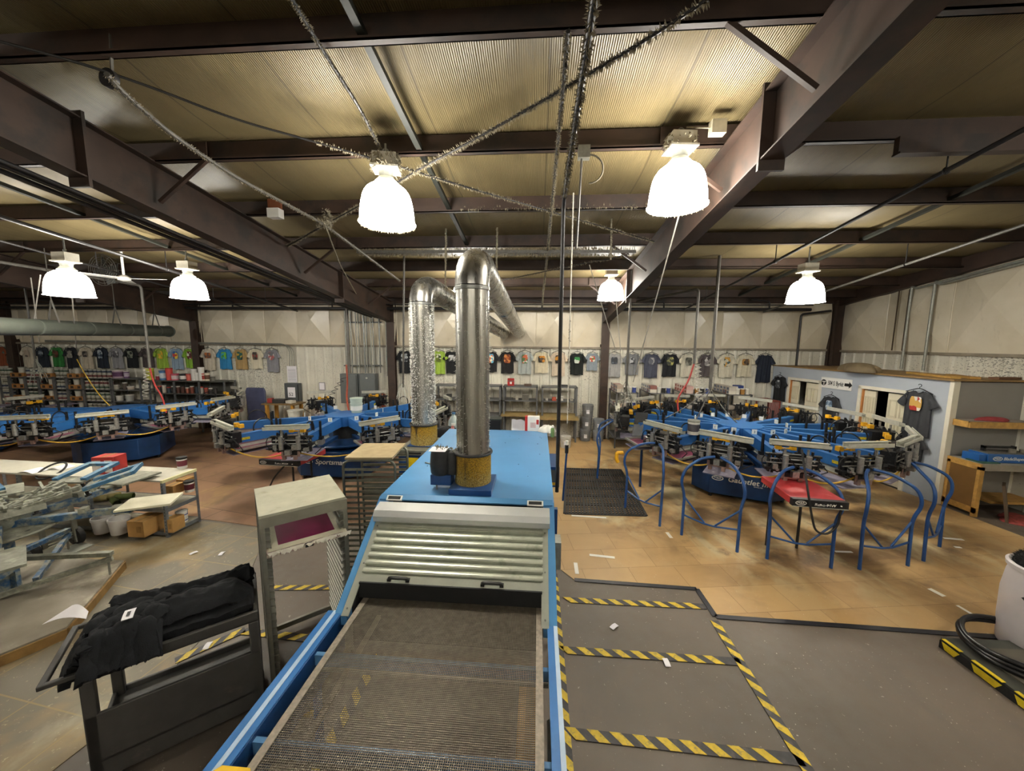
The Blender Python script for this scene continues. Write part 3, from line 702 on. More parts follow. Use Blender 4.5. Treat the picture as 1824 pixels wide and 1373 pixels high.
for sx in (-1,1):
    for sy in (-1,1):
        obj('corner_post',MB().bx(sx*L-(.065 if sx>0 else .0),sx*L+(.065 if sx<0 else 0),sy*W-(.055 if sy>0 else 0),sy*W+(.055 if sy<0 else 0),.12,.825),CARTG,cart,bevel=.008)
        c=obj('caster',MB().cyl((sx*(L-.06),sy*(W-.05)-.015,.055),(sx*(L-.06),sy*(W-.05)+.015,.055),.055,n=18),BLACK,cart); obj('caster_fork',MB().bx(sx*(L-.06)-.02,sx*(L-.06)+.02,sy*(W-.05)-.022,sy*(W-.05)+.022,.07,.12),STEEL,c)
hd=MB(); 
for sy in (-1,1): hd.bx(-L-.14,-L+.01,sy*W-(.03 if sy>0 else 0),sy*W+(.03 if sy<0 else 0),.875,.905)
hd.bx(-L-.16,-L-.125,-W,W,.875,.905); obj('push_handle',hd,CARTG,cart,bevel=.006)
# shirts piled on the tray (world coordinates through the cart's frame)
SHIRT=M('#080b11',.95,0,.35,26,bump=.5,bs=180)
Ac=Matrix.Translation((-2.64,2.345,0))@Matrix.Rotation(A,4,'Z')
def cloth(name,label,fn,nu,nv,th,m,seed,amp=.02,fr=9,parts=True):
    off=V((seed*3.1,seed*1.7,0))
    def f(u,v):
        p=V(fn(u,v)); q=V((u*fr,v*fr*.55,seed)); w=NZ.noise(q)+.5*NZ.noise(q*2.3)+.25*abs(NZ.noise(q*5)); return Ac@(p+V((0,0,amp*w)))
    o=obj(name,MB().sheet(f,nu,nv,th),m,smooth=80); return tag(o,label,'shirt','black shirts on the cart')
def bell(x,s): return exp(-(x/s)**2)
cloth('shirt','folded black shirt lying lengthwise on top of the cart, white size label on it',lambda u,v:(-.36+.80*u,-.21+.30*v,1.02+.045*sin(pi*v)+.02*sin(3*u)-.10*max(0,u-.86)/.14-.05*abs(v-.5)**2*4),60,30,.05,SHIRT,1,.03,7)
cloth('shirt','black shirt bunched along the far side of the cart tray',lambda u,v:(-.38+.80*u,.06+.19*v,1.0+.07*sin(pi*v)+.03*sin(2+4*u)),60,22,.06,SHIRT,2,.035,8)
cloth('shirt','black shirt under the others, its hem rolled at the cart end by the rack',lambda u,v:(-.40+.82*u,-.25+.5*v,.945+.02*sin(pi*v)+.02*sin(9*v)*max(0,u-.7)),50,30,.06,SHIRT,3,.02,6)
cloth('shirt','black shirt whose sleeve hangs over the near edge of the cart',lambda u,v:(-.43+.36*u,.02-.36*v,1.035+.02*sin(pi*u)-.17*max(0,v-.68)/.32*(1 if v>.68 else 0)-.02*v),36,40,.045,SHIRT,4,.035,7)
cloth('shirt','black shirt slumped down the handle end of the cart',lambda u,v:(-.40-.10*u-.03*sin(3*v),-.26+.34*v,1.0-.20*u**1.5+.02*sin(8*v)),24,34,.05,SHIRT,5,.03,7)
pl=Ac.inverted()
p=at_z(231,1100,1.1)
q=pl@p
m=MB().sheet(lambda u,v:Ac@V((q.x-.03+.055*u,q.y-.05+.11*v,1.125+.006*sin(3*v))),3,5,.004); o=tag(obj('size_label',m,PAPER),'white paper size label resting on the black shirts','label')
mm=MB()
for i in range(5): mm.obx(Ac@V((q.x-.002,q.y-.025+.011*i,1.133)),(Ac.to_3x3()@V((.009,0,0))),(Ac.to_3x3()@V((0,.0035,0))),(0,0,.001))
obj('print_bars',mm,BLACK,o)
p0=Ac@V((-.40,.16,1.06))
c=[at_z(75,1112,.98),at_z(155,1115,1.05),at_z(158,1090,1.1),at_z(128,1078,1.08)]
m=MB().sheet(lambda u,v:(c[0]*(1-u)*(1-v)+c[1]*u*(1-v)+c[2]*u*v+c[3]*(1-u)*v)+V((0,0,.05*u*(1-v)+.03*sin(3*u))),8,6,.003); tag(obj('order_sheet',m,PAPER),'white order sheet sticking out at the handle end of the dark cart','paper')
# --- front screen rack ---------------------------------------------
ALR=M('#8b8a80',.42,.45,.12,16)
RA=radians(41.5)
rk=thing('screen_rack','aluminium screen rack with grey wooden top and slanted runners, next to the cart','rack',(-2.19,2.60,0),RA)
Wd,Dp,Ht=.655,.71,1.54
for x in (0,Wd-.035):
    for y in (0,Dp-.035):
        m=MB(); s1=.004; 
        m.bx(x,x+.035,y if y==0 else y+.031,(y+.004) if y==0 else y+.035,.03,Ht); m.bx(x if x==0 else x+.031,(x+.004) if x==0 else x+.035,y,y+.035,.03,Ht)
        pz_=obj('corner_post',m,ALR,rk)
for s in (0,1):
    for k in range(21):
        z=.12+k*.064; x=.004 if s==0 else Wd-.004; d=1 if s==0 else -1
        m=MB(); m.add([(x,0,z+.02),(x+d*.066,0,z+.004),(x+d*.066,Dp,z+.004),(x,Dp,z+.02),(x,0,z+.026),(x+d*.066,0,z+.010),(x+d*.066,Dp,z+.010),(x,Dp,z+.026)],[(0,1,2,3),(7,6,5,4),(0,4,5,1),(1,5,6,2),(2,6,7,3),(3,7,4,0)])
        m.bx(min(x+d*.061,x+d*.066),max(x+d*.061,x+d*.066),0,Dp,z-.014,z+.006)
        obj('runner',m,ALR,rk,smooth=0)
obj('front_apron',MB().bx(0,Wd,-.004,.002,Ht-.085,Ht),M('#8f8d80',.5,.3,.12,9),rk)
obj('wood_top',MB().bx(.0,Wd-.01,.0,Dp-.02,Ht,Ht+.022),M('#a7a795',.65,0,.08,9,dirt='#8d8a74',da=.35,ds=7),rk,label='grey-green painted wooden board')
obj('base_bar',MB().bx(0,Wd,-.002,.03,.05,.10),ALR,rk); obj('base_bar',MB().bx(0,Wd,Dp-.03,Dp,.05,.10),ALR,rk)
for x in (.02,Wd-.02):
    for y in (.02,Dp-.02): obj('caster',MB().cyl((x-.012,y,.03),(x+.012,y,.03),.03,n=12),BLACK,rk)
def screen(name,label,loc,rz,tilt,w,d,meshc,group=None,tape='#cfcbb4'):
    t=thing(name,label,'screen',loc,rz); t.rotation_euler=(tilt,0,rz)
    f=.055
    m=MB(); m.bx(0,w,0,f,-.03,.008); m.bx(0,w,d-f,d,-.03,.008); m.bx(0,f,f,d-f,-.03,.008); m.bx(w-f,w,f,d-f,-.03,.008)
    obj('frame',m,M('#8d6d72',.6,0,.5,30,dirt=tape,da=.5,ds=20),t,label='tape-wrapped frame')
    tp=MB(); e=.085; tp.bx(f*.3,w-f*.3,f*.3,e,.008,.011); tp.bx(f*.3,w-f*.3,d-e,d-f*.3,.008,.011); tp.bx(f*.3,e,e,d-e,.008,.011); tp.bx(w-e,w-f*.3,e,d-e,.008,.011)
    obj('tape_border',tp,M(tape,.6,0,.07,12),t); obj('mesh',MB().bx(f,w-f,f,d-f,.0,.006),M(meshc,.35,0,.15,6),t,label='stretched magenta mesh')
    return t
s=screen('printing_screen','magenta mesh printing screen with torn white tape edge in the front rack',(0,0,0),RA,radians(4),.60,.55,'#7a1748')
R3=Matrix.Rotation(RA,4,'Z'); s.location=V((-2.19,2.60,1.255))+R3@V((.033,-.06,0))
rr=random.Random(5); tm=MB(); P0=[]
for i in range(60):
    x=.0+.57*rr.random(); q=rr.random()**2; tm.add([(x,-.002,.014),(x+.03+.05*q,-.004,.012),(x+.05*rr.random(),-.006-.012*rr.random(),-.004-.028*q)],[(0,1,2),(2,1,0)])
obj('torn_tape_edge',tm,M('#d8d4c6',.7,0,.1,9),s)['kind']='stuff'; obj('dark_patch',MB().bx(.27,.33,-.006,-.001,-.03,.012),BLACK,s)
# --- rear rack with tube hoops ---------------------------------------
TUB=M('#77786f',.38,.5,.12,14); SLT=M('#8b8b7d',.42,.45,.15,12)
rb=radians(6)
rk2=thing('drying_rack','grey tube-framed drying rack of horizontal slats with tan wooden board on top','rack',(-2.20,3.88,0),rb)
w,d,h=.585,.56,1.60
for y,yn in ((0,'near'),(d,'far')):
    o=obj('hoop_frame',MB().tube(round_path([(0,y,.05),(0,y,h),(w,y,h),(w,y,.05)],.10,6),.015,10),TUB,rk2)
    for k in range(21):
        z=.16+k*.066; m=MB().bx(.012,w-.012,y-.004,y+.004,z,z+.028); m.bx(.012,w-.012,min(y,y+.028*(1 if y==0 else -1)),max(y,y+.028*(1 if y==0 else -1)),z,z+.003); obj('slat',m,SLT,rk2)
obj('divider_post',MB().bx(.15,.165,-.004,.01,.12,1.5),TUB,rk2)
for x in (0,w): obj('base_bar',MB().bar((x,0,.08),(x,d,.08),.03,.03),TUB,rk2)
for x in (0,w):
    for y in (0,d): obj('caster',MB().cyl((x-.012,y,.035),(x+.012,y,.035),.035,n=12),BLACK,rk2)
obj('wood_board',MB().bx(.03,w-.02,-.02,d+.02,h+.017,h+.04),M('#9c8d6e',.6,0,.12,12),rk2,label='tan wooden board')
# --- white topped shelf table -------------------------------------------
TT=M('#b9b7aa',.55,0,.07,5,dirt='#96937f',da=.34,ds=5)
tb=thing('shelf_table','long white-topped shelf table on perforated steel legs behind the manual press','table',(-5.48,4.78,0),radians(178))
Lt=3.7
obj('tabletop',MB().bx(0,Lt,-.52,0,.865,.89),TT,tb,bevel=.003); obj('masking_edge',MB().bx(-.004,.03,-.525,.004,.85,.893),M('#d2cf9f',.6,0,.08,14),tb,label='pale yellow taped edge')
for z,nm in ((.42,'middle_shelf'),(.06,'bottom_shelf')): 
    b=obj(nm,MB().bx(.02,Lt-.02,-.50,-.02,z,z+.02),M('#8e8a7c',.6,0,.15,6),tb); m=MB(); m.bx(.01,Lt-.01,-.025,-.015,z-.03,z+.025); m.bx(.01,Lt-.01,-.51,-.50,z-.03,z+.025); m.bx(0,.012,-.51,-.01,z-.03,z+.025); obj('shelf_rim',m,M('#7c838c',.4,.5,.15,12),b)
PERF=M('#7f868e',.4,.5,.2,30)
for x in (.0,1.27,2.5,Lt-.04):
    for y in (-.04,-.52):
        m=MB(); m.bx(x,x+.04,y if y>-.1 else y,y+.004,0,.865) if False else m.bx(x,x+.04,y+.036 if y>-.1 else y,y+.04 if y>-.1 else y+.004,0,.865); m.bx(x,x+.004,y,y+.04,0,.865)
        l=obj('leg',m,PERF,tb); hm=MB()
        for k in range(17): hm.bx(x+.015,x+.025,(y+.0405 if y>-.1 else y-.001),(y+.0412 if y>-.1 else y),.04+k*.05,.058+k*.05)
        obj('slots',hm,BLACK,l)['kind']='stuff'
tb_m=Matrix.Translation((-5.48,4.78,0))@Matrix.Rotation(radians(178),4,'Z')
def tw(x,y,z): return tb_m@V((x,y,z))
def tub_pot(loc,label,lid=BLACK,lab='#6b2735',r=.062,h=.15,group=None):
    t=thing('ink_tub',label,'tub',loc); obj('tub',MB().lathe([(r*.92,0),(r*.94,.004),(r,h),(r*.99,h)],n=20),WHITE,t); obj('lid',MB().lathe([(r*1.05,h-.012),(r*1.06,h),(r*1.03,h+.016),(r*.6,h+.018)],n=20),lid,t)
    if lab: obj('paper_label',MB().lathe([(r*.955,h*.25),(r*1.003,h*.8)],n=20,cap=False),M(lab,.5,0,.12,20),t)
    return t
def spot(px,py,z): return at_z(px,py,z)
tub_pot(spot(325,833,.89),'white ink tub with black lid standing alone on the shelf tabletop',h=.165,r=.068)
tub_pot(spot(341,875,.44)+V((-.03,.0,0)),'white ink tub with dark lid on the middle shelf of the shelf table',h=.17,r=.068)
t=tub_pot(spot(325,929,.08),'white round tub with two blue rings on the bottom shelf',lid=WHITE,lab=None,h=.17,r=.075); obj('blue_ring',MB().lathe([(.0725,.03),(.0735,.045)],n=20,cap=False).lathe([(.0765,.12),(.0772,.135)],n=20,cap=False),M('#2c4a9a',.5),t)
def carton(px,py,z,sx,sy,sz,rz,label,m=CARDB,name='carton'):
    p=at_z(px,py,z); t=thing(name,label,'box',(p.x,p.y+sy/2,z),rz); obj('carton_body',MB().bx(-sx/2,sx/2,-sy/2,sy/2,0,sz),m,t,bevel=.003); obj('tape_seam',MB().bx(-.025,.025,-sy/2-.001,sy/2+.001,sz-.001,sz+.002),M('#8f6f3e',.4),t); obj('print_panel',MB().bx(sx*.05,sx*.35,-sy/2-.0015,-sy/2,sz*.3,sz*.7),M('#94713e',.7),t); return t
carton(243,957,.08,.26,.30,.24,.0,'open brown carton on the bottom shelf beside the white pails')
carton(300,949,.08,.14,.2,.2,.05,'low brown carton tucked behind the table leg on the bottom shelf')
carton(300,882,.44,.16,.2,.15,.05,'small brown carton on the middle shelf, next to the dark-lidded tub')
carton(322,872,.44,.14,.2,.17,-.05,'taller brown carton on the middle shelf touching the dark-lidded tub')
t=carton(183,845,.89,.30,.22,.27,.2,'red and white carton standing on the shelf tabletop',M('#a92e2c',.5,0,.08,5)); 
for a,b in ((-.148,-.03),(.02,.12)): obj('white_panel',MB().bx(a,b,-.1125,-.11,.03,.22),M('#d8cfc6',.6),t)
for i,(px,py) in enumerate([(171,953),(201,955)]):
    p=at_z(px,py,.08); t=thing('white_pail','white plastic pail on the bottom shelf, '+['half hidden behind the other pail','in front of the other pail'][i],'pail',(p.x,p.y+.1,.08)); m=MB().lathe([(.095,0),(.1,.005),(.118,.2),(.126,.2),(.126,.235),(.112,.235),(.112,.19),(.093,.02)],n=24,cap=False); obj('pail',m,M('#cfccca',.4,0,.06,6),t); obj('floor_disc',MB().lathe([(.093,.004),(.093,.02)],n=24),WHITE,t)
for i,(px,py,c,a) in enumerate([(178,887,'#8d8458',.3),(198,884,'#9a9060',.9),(205,893,'#4d5a2b',-.5),(222,884,'#5c6a35',.4)]):
    p=at_z(px,py,.50); d=V((cos(a),sin(a),0))*.11
    tag(obj('cardboard_tube',MB().tube([p-d,p+d],.045,16,cap=False).tube([p+d,p-d],.037,16,cap=False),M(c,.7,0,.2,14)),['khaki cardboard tube furthest from the leg on the middle shelf','khaki cardboard tube lying against the green tubes','dark green tube lying in front on the middle shelf','green tube nearest the table leg on the middle shelf'][i],'tube')
p=at_z(92,838,.91); tag(obj('hose_coil',MB().tube(arc(p,(1,0,0),(0,.85,.5),.17,0,2*pi,28),.014,8,closed=True),RUBBER),'black rubber hose loop lying on the shelf tabletop','hose')
for i,(px,py,a) in enumerate([(112,832,.3),(60,838,-.2)]):
    p=at_z(px,py,.9); tag(obj('paper_sheet',MB().sheet(lambda u,v,p=p,a=a:(p.x+cos(a)*(u-.5)*.28,p.y+(v-.5)*.2,.9+.02*sin(4*u+a)),6,4,.002),PAPER),['curled white sheet on the tabletop inside the hose loop','flat white sheet on the tabletop, other side of the hose loop'][i],'paper')
# --- hand truck ----------------------------------------------------------
p=at_z(60,1000,0); q=at_z(138,968,0)
hdv=(q-p).normalized(); nrm=V((hdv.y,-hdv.x,0)); wL=(q-p).length
ht=thing('hand_truck','grey-painted hand truck with black wheels leaning under the manual press','hand truck',p)
HG=M('#8a8b82',.55,.1,.2,12)
for k in (0,1):
    c=hdv*(wL*k); c=V((c.x,c.y,.125)); wl=obj('wheel',MB().tube([c-hdv*.03,c+hdv*.03],.125,24),RUBBER,ht); obj('hub_cap',MB().tube([c-hdv*.034,c+hdv*.034],.05,14),GREYP,wl)
for k in (.22,.95):
    c=hdv*(wL*k); obj('upright',MB().bar(c+nrm*.05+V((0,0,.05)),c+nrm*.0+V((0,0,.62)),.05,.03,up=nrm),HG,ht)
for z in (.18,.42): obj('cross_strut',MB().bar(hdv*(wL*.22)+V((0,0,z)),hdv*(wL*.95)+V((0,0,z)),.03,.04),HG,ht)
obj('toe_plate',MB().obx(hdv*(wL*.58)+nrm*.16+V((0,0,.012)),hdv*(wL*.42),nrm*.14,(0,0,.008)),ALU,ht); obj('toe_back',MB().obx(hdv*(wL*.25)+nrm*.06+V((0,0,.07)),hdv*.1,nrm*.006,(0,0,.06)),ALU,ht)
obj('axle',MB().tube([V((0,0,.125)),hdv*wL+V((0,0,.125))],.012,8),STEEL,ht)
# --- plywood platform -------------------------------------------------------
PLY=M('#8a8274',.65,0,.12,5,dirt='#b5ad98',da=.4,ds=3)
pf=thing('plywood_platform','low grey plywood platform under the manual press','platform',(0,0,0))
poly=[(-5.3,4.05),(-4.62,2.99),(-4.93,2.45),(-7.4,2.3),(-7.6,4.0)]
obj('deck',MB().prism(poly,'z',.095,.115),PLY,pf)
m=MB()
for a,b in zip(poly,poly[1:]+poly[:1]): m.bar((*a,.05),(*b,.05),.04,.095)
obj('timber_frame',m,M('#8f7040',.65,0,.2,10),pf)
# --- manual carousel press -----------------------------------------------------
SPL=M('#7f8074',.6,.1,.22,14,dirt='#a3a493',da=.45,ds=9); SPLB=M('#2b557c',.5,0,.2,8,dirt='#868a80',da=.52,ds=12)
mpc=V((-5.95,3.42,.115))
mp=thing('manual_press','old manual screen printing carousel spattered grey, blue column and tangled clamp arms','press',mpc)
obj('column',MB().cyl((0,0,0),(0,0,.70),.095,n=24),SPLB,mp); obj('column_gusset',MB().bx(.09,.16,-.02,.02,0,.45).bx(-.02,.02,-.16,-.09,0,.45),SPLB,mp)
for k,a in enumerate((.42,2.0,3.6,5.2)):
    d=V((cos(a),sin(a),0)); s=V((-d.y,d.x,0)); lg=MB(); lg.bar(s*.14+d*.05+V((0,0,.30)),d*.92+V((0,0,.26)),.06,.05); lg.bar(-s*.2+d*.05+V((0,0,.05)),d*.92+V((0,0,.20)),.05,.05); lg.bar(d*.05+V((0,0,.3)),d*.05+V((0,0,.05)),.05,.05); obj('leg',lg,SPL if k==0 else SPLB,mp); 
    obj('levelling_bolt',MB().cyl(d*.88,d*.88+V((0,0,.22)),.012,n=8),STEEL,mp)
obj('turntable',MB().lathe([(.10,.69),(.46,.70),(.47,.715),(.46,.73),(.10,.74)],n=40),SPL,mp)
ob=MB()
for k in range(12): 
    a=k*pi/6; ob.lathe([(.022,.728),(.022,.733)],(.36*cos(a),.36*sin(a),0),10)
obj('turntable_holes',ob,BLACK,mp)['kind']='stuff'
aim=(at_z(285,893,.93)-mpc); a0=atan2(aim.y,aim.x)
for k in range(6):
    a=a0+k*pi/3; d=V((cos(a),sin(a),0)); s=V((-d.y,d.x,0)); m=MB().bar(d*.1+V((0,0,.775)),d*1.15+V((0,0,.775)),.075,.07); 
    arm=obj('pallet_arm',m,SPLB,mp); pm=MB().obx(d*1.30+V((0,0,.826)),d*.26,s*.19,(0,0,.012)); obj('pallet',pm,M('#cfcbb2',.6,0,.06,8) if k==0 else SPL,mp,label='cream pallet board' if k==0 else None)
    obj('arm_bracket',MB().obx(d*.85+V((0,0,.81)),d*.16,s*.01,(0,0,.006)).obx(d*1.0+V((0,0,.815)),d*.06,s*.06,(0,0,.012)).obx(d*.7+V((0,0,.83)),d*.03,s*.045,(0,0,.03)),SPL,arm)
obj('upper_hub',MB().lathe([(.13,.74),(.16,.78),(.16,.90),(.10,.95)],n=24),SPL,mp)
rr=random.Random(12)
for k in range(6):
    a=a0-.06+k*pi/3+.25; d=V((cos(a),sin(a),0)); s=V((-d.y,d.x,0)); up=V((0,0,1)); tilt=.28 if k==0 else (.16,.1,.35,.2,.3)[k-1]
    e=d*cos(tilt)+up*sin(tilt); nn=e.cross(s)*-1
    b=d*.12+up*.92
    m=MB().bar(b,b+e*.55,.05,.045); m.bar(b+s*.07,b+e*.5+s*.09,.03,.03); m.bar(b-s*.07,b+e*.5-s*.09,.03,.03)
    arm=obj('print_arm',m,SPL,mp)
    m=MB()
    for j in range(3): m.obx(b+e*(.12+.14*j),e*.02,s*.12,nn*.018)
    for j in range(6):
        c=b+e*rr.uniform(.1,.5)+s*rr.uniform(-.1,.1)+up*rr.uniform(0,.06); u=V((rr.uniform(-1,1),rr.uniform(-1,1),rr.uniform(-.3,.3))).normalized()
        m.bar(c,c+u*rr.uniform(.1,.22),.022,.02); m.tube([c-s*.015,c+s*.015],.024,10)
    obj('linkage',m,SPL,arm)
    m=MB(); m.obx(b+e*.62+nn*.02,e*.05,s*.20,nn*.012); m.obx(b+e*.68+nn*.035,e*.008,s*.20,nn*.03); 
    o=obj('screen_clamp',m,SPL,mp)
    kn=MB()
    for q in (-.14,.14): kn.tube([b+e*.62+s*q+nn*.02,b+e*.62+s*q+nn*.09],.016,10); kn.tube([b+e*.62+s*q+nn*.085,b+e*.62+s*q+nn*.10],.03,10)
    obj('clamp_knobs',kn,BLACK,o)
    if k in (0,1,2):
        m=MB(); m.obx(b+e*.86,e*.2,s*.01+nn*0,nn*.03) if False else None
        for q in (-.17,.17): m.obx(b+e*.84+s*q,e*.22,s*.035,nn*.02)
        m.obx(b+e*1.05,e*.03,s*.2,nn*.02)
        obj('side_clamp_plate',m,M('#3f6f93',.5,.1,.2,8,dirt='#8d9690',da=.4,ds=9),mp,label='blue side clamp plate')
# ================================================================ RIGHT FOREGROUND
WB=M('#cfc9cc',.42,0,.05,4)
p=at_z(1868,1120,.0); bc=V((4.92,3.57,0))
t=thing('plastic_barrel','white plastic barrel stuffed with black lint at the near right','barrel',bc)
obj('barrel',MB().lathe([(.27,0),(.285,.02),(.30,.25),(.305,.55),(.285,.75),(.27,.80),(.295,.81),(.30,.85),(.28,.862),(.26,.85),(.25,.5),(.24,.05)],n=40,cap=False),WB,t); obj('barrel_floor',MB().lathe([(.27,.0),(.27,.02)],n=40),WB,t)
obj('barrel_mark',MB().add([(-.2985,-.06,.62),(-.302,-.02,.58),(-.297,-.09,.53),(-.295,-.1,.6)],[(0,1,2,3),(3,2,1,0)]),BLACK,t)
rr=random.Random(9); hm=MB()
hm.ell((0,0,.84),.25,.25,.16,24,10)
for i in range(2600):
    a=rr.random()*2*pi; e=rr.random()*pi*.5; n_=V((cos(a)*cos(e),sin(a)*cos(e),sin(e))); b=V((n_.x*.25,n_.y*.25,.84+n_.z*.16)); tp=b+n_*rr.uniform(.01,.035)+V((rr.uniform(-1,1),rr.uniform(-1,1),rr.uniform(-1,1)))*.012
    o=n_.orthogonal()*.004; hm.add([b+o,b-o,tp],[(0,1,2),(2,1,0)])
h=obj('black_lint',hm,M('#1c1d1c',.9,0,.4,40)); h.location=bc; h['kind']='stuff'; tag(h,'black fluffy lint heaped in the white barrel','lint')
# hose platform
t=thing('hose_platform','low black platform with worn yellow hazard edge at the near right','platform',(4.0,2.2,0))
c0,c1=at_z(1676,1137,.09),at_z(1840,1255,.09); 
d=(c1-c0); d.z=0; Lp=d.length; d.normalize(); s=V((-d.y,d.x,0)); s=s if s.x>0 else -s
o0=c0-V((4.0,2.2,0.09))
P=[o0,o0+d*2.0,o0+d*2.0+s*1.1,o0+s*1.1]
obj('deck',MB().prism([(q.x,q.y) for q in P],'z',.075,.10),M('#34352f',.6,0,.25,7),t)
obj('board',MB().prism([(q.x,q.y) for q in (o0+d*.12+s*.14,o0+d*1.9+s*.14,o0+d*1.9+s*1.0,o0+d*.12+s*1.0)],'z',.10,.112),M('#4c473d',.7,0,.2,5),t)
m=MB(); m.bar(o0+V((0,0,.04)),o0+d*2.0+V((0,0,.04)),.02,.08); obj('edge_board',m,BLACK,t)
ym=MB()
for a,b in ((.02,.17),(.26,.48),(.56,.9),(1.1,1.5)):
    q=[o0+d*a,o0+d*b,o0+d*(b-.04),o0+d*(a+.03)]; n_=-s*.012
    ym.add([q[0]+n_+V((0,0,.075)),q[1]+n_+V((0,0,.072)),q[2]+n_+V((0,0,.008)),q[3]+n_+V((0,0,.012)),q[0]+n_*.8+V((0,0,.075)),q[1]+n_*.8+V((0,0,.072)),q[2]+n_*.8+V((0,0,.008)),q[3]+n_*.8+V((0,0,.012))],[(0,1,2,3),(7,6,5,4),(0,4,5,1),(1,5,6,2),(2,6,7,3),(3,7,4,0)])
    ym.bar(q[0]+V((0,0,.102)),q[1]+V((0,0,.102)),.035,.004)
obj('hazard_edging',ym,M('#d0b41f',.5,0,.2,14,dirt='#3a3522',da=.35,ds=14),t,label='torn yellow hazard edging')
hp=at_z(1842,1168,.12); hr=(hp-at_z(1724,1150,.12)).length
pts=[]
for i in range(100):
    a=2*pi*i/40+2.2; r=hr+.012*sin(i*.2); pts.append((hp.x+r*cos(a),hp.y+r*.8*sin(a),.14+.028*(i/40)+.012*sin(i*.5)))
t=thing('coiled_hose','thick black hose coiled on the low platform','hose',(0,0,0)); obj('hose',MB().tube(pts,.022,10),M('#161617',.3,0,.2,8),t)
obj('cable_tie',MB().tube(arc(V(pts[52]),(0,0,1),V((s.x,s.y,0)),.035,0,2*pi,12),.005,6,closed=True),ALU,t)
